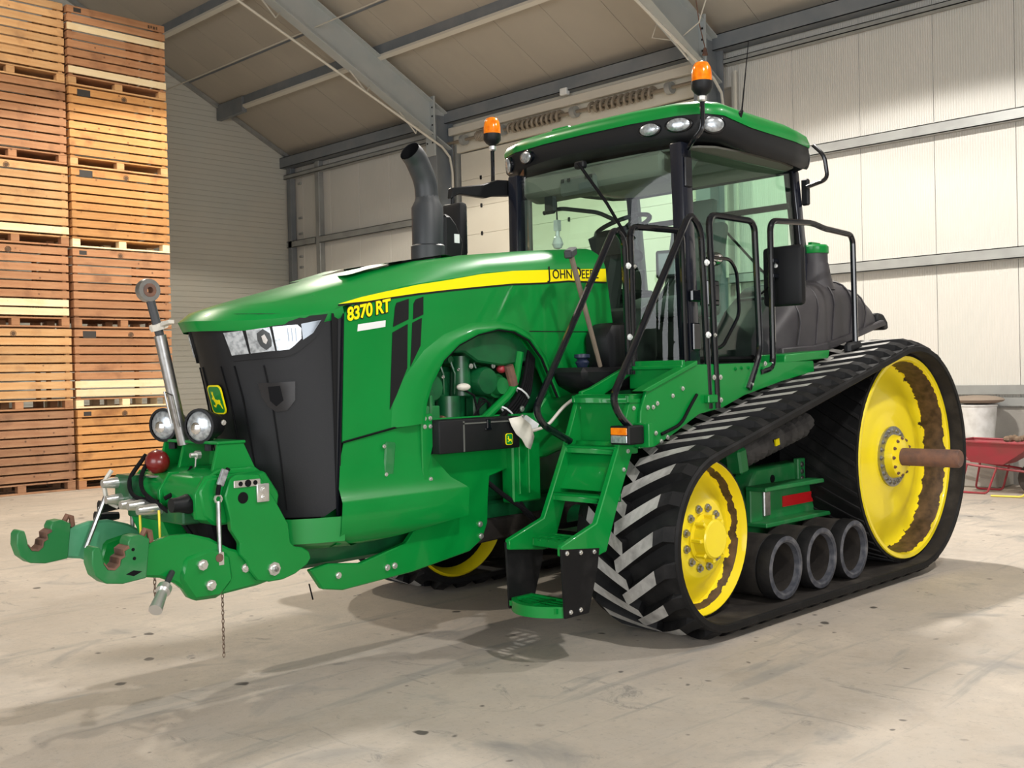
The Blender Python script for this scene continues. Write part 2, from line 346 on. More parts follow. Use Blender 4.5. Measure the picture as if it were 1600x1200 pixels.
MB().tube([(-.25, D0-7.7-.2, 6.13), (-.25, D1-7.7+.15, 6.13)], .03, 8).build('torsion_shaft', 'spring_steel', door)
for a, b_ in ((.05, 1.35), (-2.0, -.62), (1.75, 2.2)):
    pts = [(-.25+.075*math.cos(t*.56), a+(b_-a)*t/120*1.0, 6.13+.075*math.sin(t*.56)) for t in range(121)]
    MB().tube(pts, .03, 6).build('torsion_spring', 'spring_steel', door)
for yy in (1.55, -.25, -2.3, 2.6): MB().cyl((-.25, yy-.05, 6.13), (-.25, yy+.05, 6.13), .10, n=14).build('cable_drum', 'galvanised', door)
MB().obox((-.27, -.05, 6.52), (.1, .16, .12)).build('sensor_box', 'white_label', door, .01)
# ---- gable end wall with horizontally laid ribbed panels
gw = MB().box(XL, XW, YG+.06, YG+.2, 0, 1.0).build('wall_back', 'plinth', smooth=0)
tag(gw, 'pale grey end wall clad in horizontally ribbed panels', 'wall', kind='structure')
def xlim(z): return (XL, XW) if z <= EAVE else (XL+(z-EAVE)/SLOPE, XW-(z-EAVE)/SLOPE)
z = 0.0
while z < EAVE + SLOPE*(XW-XR) - .3:
    b = MB(); nb = 9; h = 1.066/nb
    for i in range(nb):
        z0, z1 = z+i*h, z+(i+1)*h
        a0, a1 = xlim(z0); c0, c1 = xlim(z1)
        if c1-c0 < .1: break
        b.prism([(a0, z0+.014), (a1, z0+.014), (c1, z1), (c0, z1)], 'xz', YG, YG+.05)
        b.prism([(a0, z0), (a1, z0), (a1, z0+.014), (a0, z0+.014)], 'xz', YG+.014, YG+.05)
    b.build('panel', 'gable_panel', gw, smooth=0); z += 1.066
def slope_box(b, y0, y1, off0, off1, x0=XW, x1=XR):
    """slab under the roof slope between two vertical offsets"""
    b.prism([(x0, roof_z(x0)-off0), (x1, roof_z(x1-1e-6 if x1 < XR else x1+1e-6)-off0), (x1, roof_z(x1+1e-6)-off1), (x0, roof_z(x0)-off1)], 'xz', y0, y1)
    return b
slope_box(MB(), YG-.10, YG-.01, .02, .11).build('gable_trim', 'galvanised', gw, smooth=0)
# ---- roof
ceil = MB().prism([(XW+.3, EAVE-.1), (XR, roof_z(XR+1e-6)+.05), (XR, roof_z(XR+1e-6)+.15), (XW+.3, EAVE)], 'xz', -16.5, YG+.3).build('ceiling', 'roof_panel', smooth=0)
tag(ceil, 'sloping brownish panelled roof lining with steel rafters and purlins', 'ceiling', kind='structure')
rp = slope_box(MB(), .004, PW-.004, -.04, .01).mesh('roof_panel', 'roof_panel', 0, 0)
y = YG-.01-PW
while y > -16.5:
    o = link('roof_panel', rp, ceil); o.location.y = y; y -= PW
rp2 = MB().prism([(XR, roof_z(XR)+.04), (XL, EAVE+.04), (XL, EAVE-.01), (XR, roof_z(XR)-.01)], 'xz', -16.5, YG).build('roof_slope', 'roof_panel', ceil, smooth=0)
for x in (7.33, 5.3, 3.3, 1.3, -.7):
    z = roof_z(x); b = MB(); b.prism([(x-.012, z-.0), (x+.012, z-.0), (x+.012, z-.23), (x-.012, z-.23)], 'xz', -16.5, YG-.02)
    b.cur = 1; b.prism([(x-.05, z-.245), (x+.03, z-.285), (x+.035, z-.21), (x-.05, z-.20)], 'xz', -16.5, YG-.02)
    pu = b.build('purlin', ['column_paint', 'pale_steel'], ceil, smooth=0)  # web coloured dark to stand for the shadow gap under the lining
    MB().box(x-.06, x+.06, YG-1.1, YG-.02, z-.36, z-.02).build('purlin_bracket', 'column_paint', ceil, .01)
for x in (6.58,):
    z = roof_z(x); MB().box(x-.012, x+.012, -16.5, YG-.02, z-.035, z).build('joint_strip', 'column_paint', ceil, smooth=0)
KB = MB().box(-.015, 0, -.016, .016, -.016, .016).mesh('plate_bolt', 'black_plastic', .004, 0)
for yy in (10.84, 4.56, -1.72, -8.0, -14.3):
    b = MB()
    for x0, x1 in ((XW-.2, XR), (XL+.2, XR)):
        for (w_, o0, o1) in ((.11, .24, .265), (.11, .875, .90), (.008, .265, .875)):
            b.prism([(x0, roof_z(x0)-o0), (x1, EAVE+SLOPE*(XW-XR)-o0), (x1, EAVE+SLOPE*(XW-XR)-o1), (x0, roof_z(x0)-o1)], 'xz', yy-w_, yy+w_)
    b.build('rafter', 'frame_paint', ceil, smooth=0)
    b = MB()
    b.box(XW-.66, XW-.625, yy-.13, yy+.13, 5.85, 7.0)
    kp = b.build('knee_plate', 'frame_paint', ceil, .006, 0)
    for k in range(5):
        for d_ in (-.08, .08): bolt0 = link('plate_bolt', KB, ceil); bolt0.location = (XW-.66, yy+d_, 6.1+.17*k)
    for x in (8.05, 6.9, 5.0, 3.0):
        zb = roof_z(x)-.90; b = MB()
        for s in (-1, 1): b.tube([(x+.22*s, yy+.05, roof_z(x+.22*s)-.9), (x, yy-.15, zb-.30)], .014, 5)
        b.build('conduit_bracket', 'pale_steel', ceil)
    MB().tube([(XW-.24, yy-.16, 3.0), (XW-.24, yy-.16, 5.55), (XW-.30, yy-.16, 5.85), (8.70, yy-.16, 6.03), (4.25, yy-.16, 7.86), (-1.6, yy-.16, 10.3)], .024, 6).build('conduit', 'pale_steel', ceil)
MB().tube([(5.89, YG-.3, 7.78), (5.89, -12, 7.78)], .012, 5).build('tension_wire', 'pale_steel', ceil)
MB().tube([(7.85, 4.7, 7.05), (7.9, 4.95, 6.62), (8.05, 4.6, 6.52), (8.05, 4.2, 6.70), (7.95, 3.9, 7.2), (7.8, 3.8, 7.42)], .011, 5).build('loose_cable', 'pale_steel', ceil)
MB().tube([(8.2, 4.36, 7.2), (8.25, 4.33, 6.75), (8.35, 4.31, 6.42)], .008, 5).lathe([(.0, .06), (.02, .05), (.045, -.06), (0, -.07)], (8.35, 4.31, 6.36), 'z', 8).build('pull_cord', 'rust', ceil)
# ---- the two walls behind the camera, each with a wide open gateway
wl = MB().box(XL-.2, XL, -16.5, -6.5, 0, EAVE).box(XL-.2, XL, 2.5, YG, 0, EAVE).box(XL-.2, XL, -6.5, 2.5, 5.6, EAVE).build('wall_left', 'gable_panel', smooth=0)
tag(wl, 'plain side wall with an open gateway, behind the photographer', 'wall', kind='structure')
b = MB(); zr = EAVE+SLOPE*(XW-XR)
b.prism([(XL, 0), (-14.0+.6, 0), (-13.4, 6.0), (-4.2, 6.0), (-4.2, 0), (XW, 0), (XW, EAVE), (XR, zr), (XL, EAVE)], 'xz', -16.7, -16.5)
wf = b.build('wall_front', 'gable_panel', smooth=0); tag(wf, 'plain end wall with an open gateway, behind the photographer', 'wall', kind='structure')
# ---- hanging high-bay lamps
for i, (lx, ly, lz, pw, colr) in enumerate(LAMPS):
    e = empty('high_bay_lamp', (lx, ly, lz), 0, ['round high-bay lamp hanging over the sectional door', 'round high-bay lamp hanging over the drive wheel', 'round high-bay lamp hanging in front of the crates',
        'round high-bay lamp hanging above the photographer', 'round high-bay lamp hanging by the wheelbarrow wall'][i], 'lamp', 'high-bay lamps under the roof')
    MB().lathe([(.06, .32), (.10, .30), (.12, .16), (.26, .0), (.25, .0), (.11, .15)], (0, 0, 0), 'z', 20).build('reflector', 'lamp_shell', e)
    MB().lathe([(.0, .045), (.16, .045), (.16, .055), (0, .055)], (0, 0, 0), 'z', 16).build('lamp_disc', 'lamp_glow', e)
    MB().tube([(0, 0, .3), (0, 0, roof_z(lx)-lz-.01)], .008, 5).build('suspension_wire', 'galvanised', e)
    l = bpy.data.lights.new('high_bay_beam', 'SPOT'); l.energy = pw; l.color = colr; l.spot_size = math.radians(150); l.spot_blend = .08; l.shadow_soft_size = .16
    lo = bpy.data.objects.new('high_bay_beam', l); COL.objects.link(lo); lo.parent = e; lo.location = (0, 0, -.02)
# ================================================================== potato boxes
def wood(name, c1, c2, dark):
    m = mat(name, c1, .75, var=(2.2, c2, .35, .7, (1.2, 6, 9)), rand=.13, bump=(35, .15)); N, L = nt(m); b = N['Principled BSDF']
    src = b.inputs['Base Color'].links[0].from_socket
    tc = N.new('ShaderNodeTexCoord'); oi = N.new('ShaderNodeObjectInfo')
    ad = N.new('ShaderNodeVectorMath'); ad.operation = 'ADD'; sc_ = N.new('ShaderNodeVectorMath'); sc_.operation = 'SCALE'; sc_.inputs[3].default_value = 1.0
    L.new(oi.outputs['Location'], sc_.inputs[0]); L.new(tc.outputs['Object'], ad.inputs[0]); L.new(sc_.outputs[0], ad.inputs[1])
    vo = N.new('ShaderNodeTexVoronoi'); vo.inputs['Scale'].default_value = 5.5; L.new(ad.outputs[0], vo.inputs['Vector'])
    r = N.new('ShaderNodeValToRGB'); r.color_ramp.elements[0].position = .05; r.color_ramp.elements[1].position = .11
    r.color_ramp.elements[0].color = (1,1,1,1); r.color_ramp.elements[1].color = (0,0,0,1); L.new(vo.outputs['Distance'], r.inputs[0])
    mx = N.new('ShaderNodeMix'); mx.data_type = 'RGBA'; L.new(r.outputs[0], mx.inputs[0]); L.new(src, mx.inputs[6]); mx.inputs[7].default_value = tuple(dark)+(1,)
    nz = N.new('ShaderNodeTexNoise'); nz.inputs['Scale'].default_value = 3.0; nz.inputs['Detail'].default_value = 8; L.new(ad.outputs[0], nz.inputs['Vector'])
    r2 = N.new('ShaderNodeValToRGB'); r2.color_ramp.elements[0].position = .55; r2.color_ramp.elements[1].position = .8; L.new(nz.outputs['Fac'], r2.inputs[0])
    mx2 = N.new('ShaderNodeMix'); mx2.data_type = 'RGBA'; L.new(r2.outputs[0], mx2.inputs[0]); L.new(mx.outputs[2], mx2.inputs[6]); mx2.inputs[7].default_value = tuple(dark)+(1,)
    L.new(mx2.outputs[2], b.inputs['Base Color'])
wood('wood_orange', (.50, .235, .075), (.58, .30, .11), (.24, .10, .035))
wood('wood_tan', (.52, .28, .115), (.60, .36, .17), (.26, .13, .06))
wood('wood_brown', (.36, .165, .075), (.44, .225, .11), (.16, .07, .035))
wood('wood_dark', (.30, .145, .075), (.40, .22, .12), (.12, .06, .035))
wood('wood_pale', (.82, .64, .38), (.88, .72, .47), (.66, .45, .22))
mat('stencil_plate', (.035, .030, .028), .7); mat('stamp_ink', (.10, .055, .03), .8)
CW, CD, CH = 1.56, 1.2, 1.208
NB = 8; BH = (CH-.165-.012)/NB
bf = MB().box(0, CW, 0, .022, .012, BH-.012)
boards = {k: bf.mesh('board', k, .003, 0) for k in ('wood_orange', 'wood_tan', 'wood_brown', 'wood_dark', 'wood_pale')}
bs = MB().box(0, .022, .024, CD-.024, .012, BH-.012)
sides = {k: bs.mesh('side_board', k, .003, 0) for k in boards}
blk = MB().box(0, .12, 0, .12, 0, .10); blocks = {k: blk.mesh('block', k, .004, 0) for k in boards}
skd = MB().box(0, CW, 0, .12, 0, .025); skids = {k: skd.mesh('skid', k, .003, 0) for k in boards}
dk = MB().box(.0, CW, 0, CD, 0, .022); decks = {k: dk.mesh('deck', k, .003, 0) for k in boards}
pst = MB().box(0, .06, 0, .06, 0, CH-.18); posts = {k: pst.mesh('corner_post', k, .004, 0) for k in boards}
plate_big = MB().box(0, .20, -.004, 0, 0, .105).mesh('name_plate', 'stencil_plate', 0, 0)
plate_small = MB().box(0, .115, -.004, 0, 0, .062).mesh('name_plate', 'stencil_plate', 0, 0)
stamp = MB().lathe([(0, -.003), (.030, -.003), (.030, 0), (0, 0)], (0, 0, 0), 'y', 14).lathe([(.037, -.003), (.044, -.003), (.044, 0), (.037, 0)], (0, 0, 0), 'y', 16, True).mesh('stamp', 'stamp_ink', 0, 0)
smudge = MB().box(0, .03, -.003, 0, 0, .05).box(.045, .07, -.003, 0, .01, .05).box(.085, .12, -.003, 0, 0, .045).box(.135, .16, -.003, 0, .005, .05).mesh('stencil_mark', 'stamp_ink', 0, 0)
def crate(x, y, z, m, pale, base, plate, label, rz=0, stampx=None, mark=False):
    e = empty('potato_box', (x, y, z), rz, label, 'crate', 'stacked potato boxes')
    def L_(name, me, loc, par=e):
        o = link(name, me, par); o.location = loc; return o
    for i in range(NB):
        k = 'wood_pale' if i in pale else m
        L_('board', boards[k], (random.uniform(-.006, .006), random.uniform(-.004, .004), .165+i*BH))
        L_('board', boards[m], (0, CD-.022, .165+i*BH))
        for xx in (0, CW-.022): L_('side_board', sides[m], (xx, 0, .165+i*BH))
    for xx in (0, CW/2-.06, CW-.12):
        for yy in (.0, CD/2-.06, CD-.12): L_('block', blocks[base], (xx, yy, .025))
    for yy in (0, CD/2-.06, CD-.12): L_('skid', skids[base], (0, yy, 0))
    L_('deck', decks[m], (0, 0, .127))
    for xx in (.024, CW-.084):
        for yy in (.026, CD-.086): L_('corner_post', posts[m], (xx, yy, .15))
    zt = .165+7*BH
    if plate == 'big': L_('name_plate', plate_big, (.13, 0, zt-.01))
    elif plate == 'small': L_('name_plate', plate_small, (.10, 0, zt+.03))
    if stampx is not None: L_('stamp', stamp, (stampx, -.002, zt+.045))
    if mark: L_('stencil_mark', smudge, (CW-.28, 0, zt+.03))
RX, LX, CY = 1.54, -.075, 10.95
RS = [  # right-hand stack from the floor up
    ('wood_orange', (), 'wood_brown', 'small', .74, False, 'orange slatted potato box standing on the floor under the right-hand stack'),
    ('wood_brown', (0, 1), 'wood_pale', 'big', .88, False, 'brown potato box with two pale bottom boards, second from floor in the right-hand stack'),
    ('wood_brown', (), 'wood_brown', 'small', .74, True, 'reddish brown potato box, third from the floor in the right-hand stack'),
    ('wood_orange', (), 'wood_pale', 'big', .86, False, 'orange potato box on a pale base, fourth from floor in the right-hand stack'),
    ('wood_orange', (), 'wood_tan', 'big', .86, False, 'orange potato box with black plate, second from the top of the right-hand stack'),
    ('wood_brown', (0, 5), 'wood_tan', 'small', None, True, 'topmost potato box of the right-hand stack with two separate pale boards')]
LS = [('wood_dark', (), 'wood_dark', None, None, True, 'dark brown potato box standing on the floor under the left-hand stack'),
    ('wood_tan', (), 'wood_brown', None, .72, False, 'tan potato box second from the floor in the left-hand stack'),
    ('wood_brown', (0, 1), 'wood_brown', None, .70, False, 'brown potato box with two fresh pale bottom boards in the left-hand stack'),
    ('wood_tan', (0,), 'wood_brown', None, .68, False, 'tan potato box with one pale bottom board in the left-hand stack'),
    ('wood_brown', (), 'wood_brown', None, None, False, 'pinkish brown potato box second from the top of the left-hand stack'),
    ('wood_tan', (), 'wood_tan', None, None, False, 'light tan potato box at the top of the left-hand stack')]
for S_, X_ in ((RS, RX), (LS, LX)):
    for i, (m_, pale, base, pl, st, mk, lab) in enumerate(S_):
        crate(X_+random.uniform(-.012, .012), CY+random.uniform(-.02, .02), i*1.21, m_, pale, base, pl, lab, random.uniform(-.006, .006), st, mk)
# ================================================================== the tractor
T = empty('tractor', (0, 0, 0), 0, 'large green tracked tractor with yellow wheels parked on the concrete floor', 'tractor')
_bolt = {}
def bolt(parent, x, y, z, r=.013, axis='y', sgn=-1, m='zinc', h=.012, name='bolt'):
    k = (round(r, 4), axis, sgn, m, round(h, 4), name)
    if k not in _bolt:
        _bolt[k] = MB().lathe([(0, sgn*h), (r*.55, sgn*h), (r*.62, sgn*h*.45), (r, sgn*h*.42), (r, 0), (0, 0)], (0, 0, 0), axis, 8).mesh(name, m)
    o = link(name, _bolt[k], parent); o.location = (x, y, z); return o
def mir(pts): return [(p[0], -p[1], p[2]) for p in pts]
def interp(z, tab):
    if z <= tab[0][0]: return tab[0][1]
    for (a, p), (b, q) in zip(tab, tab[1:]):
        if z <= b: return p + (q-p)*(z-a)/(b-a)
    return tab[-1][1]
def emblem(parent, o, ux, uz, h, off):
    """leaping deer badge: plate, border and deer; o centre, ux/uz unit directions, off outward direction"""
    o, ux, uz, off = Vector(o), Vector(ux), Vector(uz), Vector(off)
    def R(w_, hh, r, n=5):
        out = []
        for cx, cz, a0 in ((w_-r, hh-r, 0), (-w_+r, hh-r, 90), (-w_+r, -hh+r, 180), (w_-r, -hh+r, 270)):
            out += [(cx + r*math.cos(math.radians(a0+90*i/n)), cz + r*math.sin(math.radians(a0+90*i/n))) for i in range(n+1)]
        return out
    def slab(pts, d0, d1, m, name, par):
        n = len(pts); b = MB()
        b.add([o + ux*u + uz*v + off*d0 for u, v in pts] + [o + ux*u + uz*v + off*d1 for u, v in pts],
              [list(range(n)), list(range(2*n-1, n-1, -1))] + [(i, (i+1) % n, n+(i+1) % n, n+i) for i in range(n)])
        return b.build(name, m, par, smooth=0)
    s = h/2; w_ = s*.86
    p = slab(R(w_, s, s*.38), -.003, .003, 'decal_yellow', 'badge', parent)
    slab(R(w_*.88, s*.9, s*.33), .003, .0045, 'green', 'badge_field', p)
    deer = [(-.62,.02),(-.55,.16),(-.44,.20),(-.42,.34),(-.50,.44),(-.46,.62),(-.38,.42),(-.30,.60),(-.24,.58),(-.30,.36),(-.24,.22),(-.16,.04),(.20,-.02),(.46,.02),(.60,-.08),(.52,-.20),
            (.66,-.44),(.74,-.66),(.62,-.62),(.48,-.40),(.22,-.30),(-.06,-.34),(-.30,-.56),(-.52,-.50),(-.60,-.36),(-.50,-.38),(-.34,-.42),(-.22,-.26),(-.36,-.10),(-.46,.04)]
    slab([(u*s*.82, v*s*.95) for u, v in deer], .0045, .006, 'decal_yellow', 'deer_mark', p)
    return p
# ------------------------------------------------------------------ hood
ROWS = [(-2.55,.62,1.90,1.835),(-2.565,.625,1.935,1.865),(-2.50,.635,1.962,1.915),(-2.35,.62,2.00,1.965),(-2.1,.55,2.055,2.035),(-1.75,.40,2.09,2.135),
        (-1.35,.20,2.12,2.225),(-.9,0,2.165,2.285),(-.4,0,2.21,2.342),(.17,0,2.25,2.395)]
GV = [(0,.94),(.2,.955),(.40,.99),(.56,1.0),(.66,.97),(.76,.86),(.86,.66),(.93,.44),(.975,.22),(1.0,0)]
VS = [-v for v, g in GV[::-1]] + [v for v, g in GV[1:]]; GS = [g for v, g in GV[::-1]] + [g for v, g in GV[1:]]
def hood_row(r, dz=0, sc_=1.0):
    xc, sh, zs, zc = r
    return [(xc + sh*abs(v)**2.4, .485*v*sc_, zs + (zc-zs)*g + dz) for v, g in zip(VS, GS)]
b = MB(); b.rings([hood_row(r) for r in ROWS], closed=False, caps=False)
inner = [hood_row((r[0]+.01, r[1], r[2], r[3]), -.02, .975) for r in ROWS]; b.rings(inner, closed=False, caps=False)
n_ = len(VS); b.rings([hood_row(ROWS[0]), inner[0]], closed=False, caps=False); b.rings([hood_row(ROWS[-1]), inner[-1]], closed=False, caps=False)
hood = b.build('hood', 'green', T, smooth=40)
for s in (-1, 1):    # raised vents on top of the hood
    b = MB(); b.rings([[(-1.75, s*(.10), 2.125), (-1.75, s*.29, 2.125)], [(-1.5, s*.12, 2.200), (-1.5, s*.29, 2.200)], [(-1.05, s*.14, 2.278), (-1.05, s*.285, 2.278)], [(-.95, s*.14, 2.265), (-.95, s*.285, 2.265)]], False, False)
    b.build('hood_vent', 'green', hood)
    MB().obox((-1.22, s*.215, 2.243), (.30, .12, .012), ry=-.17).build('vent_opening', 'black_matte', hood)
SIDE_TOP = [(r[0]+r[1], r[2]) for r in ROWS if r is not ROWS[1]]
ARCH = [(-1.43,1.31),(-1.41,1.42),(-1.37,1.52),(-1.28,1.65),(-1.16,1.74),(-1.01,1.80),(-.85,1.83),(-.72,1.82),(-.59,1.77),(-.48,1.66),(-.39,1.5),(-.345,1.42)]
SIDE = SIDE_TOP + [(.27,1.66),(.29,1.50),(-.30,1.42)] + ARCH[::-1] + [(-1.6,1.298),(-1.962,1.236)]
for s in (-1, 1):
    MB().prism(SIDE, 'xz', s*.485, s*.455).build('hood_side_panel', 'green', hood, smooth=0)
    # flared wheel-arch lip
    A1 = [(-1.645,1.292),(-1.63,1.42),(-1.55,1.56),(-1.40,1.71),(-1.25,1.80),(-1.05,1.865),(-.85,1.885),(-.70,1.87),(-.56,1.815),(-.43,1.69),(-.335,1.52),(-.30,1.42)]
    rg = []
    for (ax, az), (bx, bz) in zip(A1, ARCH):
        rg.append([(ax, s*.484, az), (ax*.55+bx*.45, s*.515, az*.55+bz*.45), (ax*.15+bx*.85, s*.522, az*.15+bz*.85), (bx, s*.515, bz), (bx, s*.43, bz)])
    MB().rings(rg, False, False).build('wheel_arch_lip', 'green', hood, smooth=50)
    MB().tube([(x, s*.508, z) for x, z in ARCH[3:]], .009, 6).build('arch_seal', 'black_matte', hood)
    st = [(-1.969,1.947),(-1.82,1.988),(-1.663,2.022),(-1.43,2.07),(-1.204,2.106),(-.95,2.152),(-.69,2.184),(-.30,2.213),(.17,2.243)]
    sb = [(.175,2.158),(-.20,2.150),(-.414,2.128),(-.70,2.108),(-.957,2.08),(-1.20,2.052),(-1.44,2.022),(-1.62,1.995),(-1.78,1.968)]
    MB().prism(st+sb, 'xz', s*.4855, s*.4875).build('yellow_stripe', 'decal_yellow', hood, smooth=0)
    bl = [(x, z-.011) for x, z in sb] + [(-1.969, 1.936)]
    MB().prism([(.175, 2.158)] + sb[1:] + [(-1.969, 1.945)] + bl[::-1], 'xz', s*.4855, s*.4872).build('stripe_edge', 'decal_black', hood, smooth=0)
    # black louvred side vents in two columns
    for poly in ([(-1.596,1.942),(-1.585,1.965),(-1.50,1.99),(-1.505,1.878),(-1.613,1.835)], [(-1.618,1.805),(-1.512,1.852),(-1.522,1.614),(-1.60,1.47),(-1.648,1.393)],
                 [(-1.466,1.965),(-1.45,1.988),(-1.396,2.005),(-1.399,1.907),(-1.473,1.878)], [(-1.478,1.86),(-1.41,1.888),(-1.424,1.736),(-1.499,1.621)]):
        MB().prism(poly, 'xz', s*.4853, s*.4885).build('side_vent', 'black_plastic', hood, smooth=0)
    MB().prism([(-1.85,1.808),(-1.665,1.835),(-1.662,1.870),(-1.845,1.845)], 'xz', s*.4853, s*.4868).build('data_label', 'white_label', hood, smooth=0)
    MB().prism([(-.56,1.822),(.245,1.828),(.245,1.834),(-.56,1.828)], 'xz', s*.4853, s*.4862).build('panel_seam', 'decal_black', hood, smooth=0)
    if s < 0:
        for m_, off, dy in (('decal_black', .0075, 0), ('decal_yellow', .0028, -.0016)):
            o = link('model_lettering', text_mesh('model_lettering', '8370 RT', .094, m_, .001, off, .22, .95), hood)
            o.rotation_euler = (math.radians(90), math.radians(-11.5), 0); o.location = (-1.915, -.4875+dy, 1.862); o.scale = (.93, 1, 1)
        for wd, sz, xx in (('J', .108, -.385), ('OHN', .080, -.345), ('D', .108, -.150), ('EERE', .080, -.074)):
            o = link('brand_lettering', text_mesh('brand_lettering', wd, sz, 'decal_black', .001, .0006, 0, 1.02), hood)
            o.rotation_euler = (math.radians(90), math.radians(-3.0), 0); o.location = (xx, -.4885, 2.152+(xx+.4)*.05)
# ------------------------------------------------------------------ grille
XGT = [(.87,-2.30),(1.2,-2.34),(1.47,-2.38),(1.70,-2.44),(1.90,-2.50)]
def G(v, z, off=0.0):
    xg = interp(z, XGT); xs = interp(z, [(.88,-2.0),(1.915,-1.94)])
    p = Vector((xg + (xs-xg)*abs(v)**2.6, .47*v, z))
    if off:
        dv = .01; a = Vector((xg + (xs-xg)*min(abs(v+dv), 1.2)**2.6, .47*(v+dv), z)) - p
        n = Vector((-a.y, a.x, 0)).normalized(); n = n if n.x < 0 else -n
        p = p + n*off
    return p
ZG = [.86, .90, 1.0, 1.15, 1.3, 1.47, 1.6, 1.7, 1.8, 1.9]; VG = [-1+i/14 for i in range(29)]
b = MB(); b.rings([[G(v*(.93 if z < .88 else 1), z) for v in VG] for z in ZG], False, False)
b.rings([[(-2.0, .47, z), (-1.9, .46, z), (-1.9, -.46, z), (-2.0, -.47, z)] for z in (.86, 1.9)], False, False)
grille = b.build('grille', 'black_plastic', T, smooth=50)
def gpatch(poly, off, m, name, parent, thick=.008, sgn=1):
    """curved patch lying on the grille surface; poly in (v, z), fan split fine enough to follow the curve"""
    b = MB(); cv = sum(p[0] for p in poly)/len(poly); cz = sum(p[1] for p in poly)/len(poly); fine = []
    for (a, c), (d, e) in zip(poly, poly[1:]+poly[:1]):
        k = max(1, int(max(abs(d-a)/.05, abs(e-c)/.05))); fine += [(a+(d-a)*i/k, c+(e-c)*i/k) for i in range(k)]
    rings = [[G(sgn*(cv+(v-cv)*t), cz+(z-cz)*t, off) for v, z in fine] for t in (1, .75, .5, .25, .02)]
    b.rings(rings, True, False); b.add(rings[-1], [list(range(len(fine)))]); b.rings([[G(sgn*v, z, off-thick) for v, z in fine], rings[0]], True, False)
    return b.build(name, m, parent, smooth=40)
for s in (1, -1):
    hb = gpatch([(-.335,1.835),(-.50,1.852),(-.725,1.866),(-.95,1.897),(-.93,1.84),(-.90,1.775),(-.81,1.70),(-.75,1.680),(-.56,1.670),(-.375,1.662),(-.345,1.69)], .014, 'bezel_black', 'headlight', grille, .03, s)
    gpatch([(-.36,1.806),(-.52,1.815),(-.53,1.70),(-.385,1.692)], .020, 'lens_white', 'low_beam_reflector', hb, .01, s)
    gpatch([(-.545,1.816),(-.69,1.830),(-.70,1.712),(-.545,1.70)], .020, 'lens_white', 'projector_housing', hb, .01, s)
    gpatch([(-.61,1.80),(-.65,1.822),(-.685,1.80),(-.69,1.765),(-.685,1.735),(-.65,1.715),(-.62,1.735),(-.607,1.765)], .024, 'lens_dark', 'projector_lens', hb, .006, s)
    gpatch([(-.635,1.785),(-.655,1.795),(-.668,1.765),(-.655,1.745),(-.64,1.755)], .027, 'chrome', 'projector_ring', hb, .004, s)
    gpatch([(-.705,1.832),(-.825,1.842),(-.84,1.825),(-.838,1.772),(-.80,1.735),(-.775,1.717),(-.71,1.712)], .020, 'lens_white', 'high_beam_reflector', hb, .01, s)
    for k in range(3):
        v = -.775-.018*k; gpatch([(v,1.825),(v-.006,1.825),(v-.006,1.76-.0*k),(v,1.755)], .023, 'lens_dark', 'lens_rib', hb, .004, s)
    gpatch([(-.842,1.846),(-.925,1.866),(-.89,1.80),(-.845,1.765)], .018, 'lens_dark', 'corner_lens', hb, .008, s)
    gpatch([(-.55,1.55),(-.79,1.555),(-.78,1.46),(-.73,1.41),(-.66,1.40),(-.60,1.43),(-.56,1.48)], .010, 'black_gloss', 'latch_bezel', grille, .012, s)
    gpatch([(-.62,1.53),(-.70,1.535),(-.71,1.46),(-.66,1.43),(-.62,1.46)], .012, 'black_matte', 'latch_recess', grille, .004, s)
    for v0, v1 in ((-.372, -.36), (-.62, -.61), (-.2, -.19)):
        gpatch([(v0, 1.64), (v1, 1.64), (v1-.06, .90), (v0-.06, .90)], .006, 'black_matte', 'grille_seam', grille, .01, s)
    b = MB(); b.rings([[G(s*1.0, z, .0) for z in ZG], [G(s*1.0, z, .0) + Vector((.002, s*.016, 0)) for z in ZG], [G(s*1.0, z, .0) + Vector((.010, s*.016, 0)) for z in ZG]], False, False)
    b.build('grille_edge', 'black_gloss', grille, smooth=0)
emblem(grille, G(0, 1.47) + Vector((-.014, 0, 0)), (0, -1, 0), (-.25, 0, .968), .155, (-.968, 0, -.25))
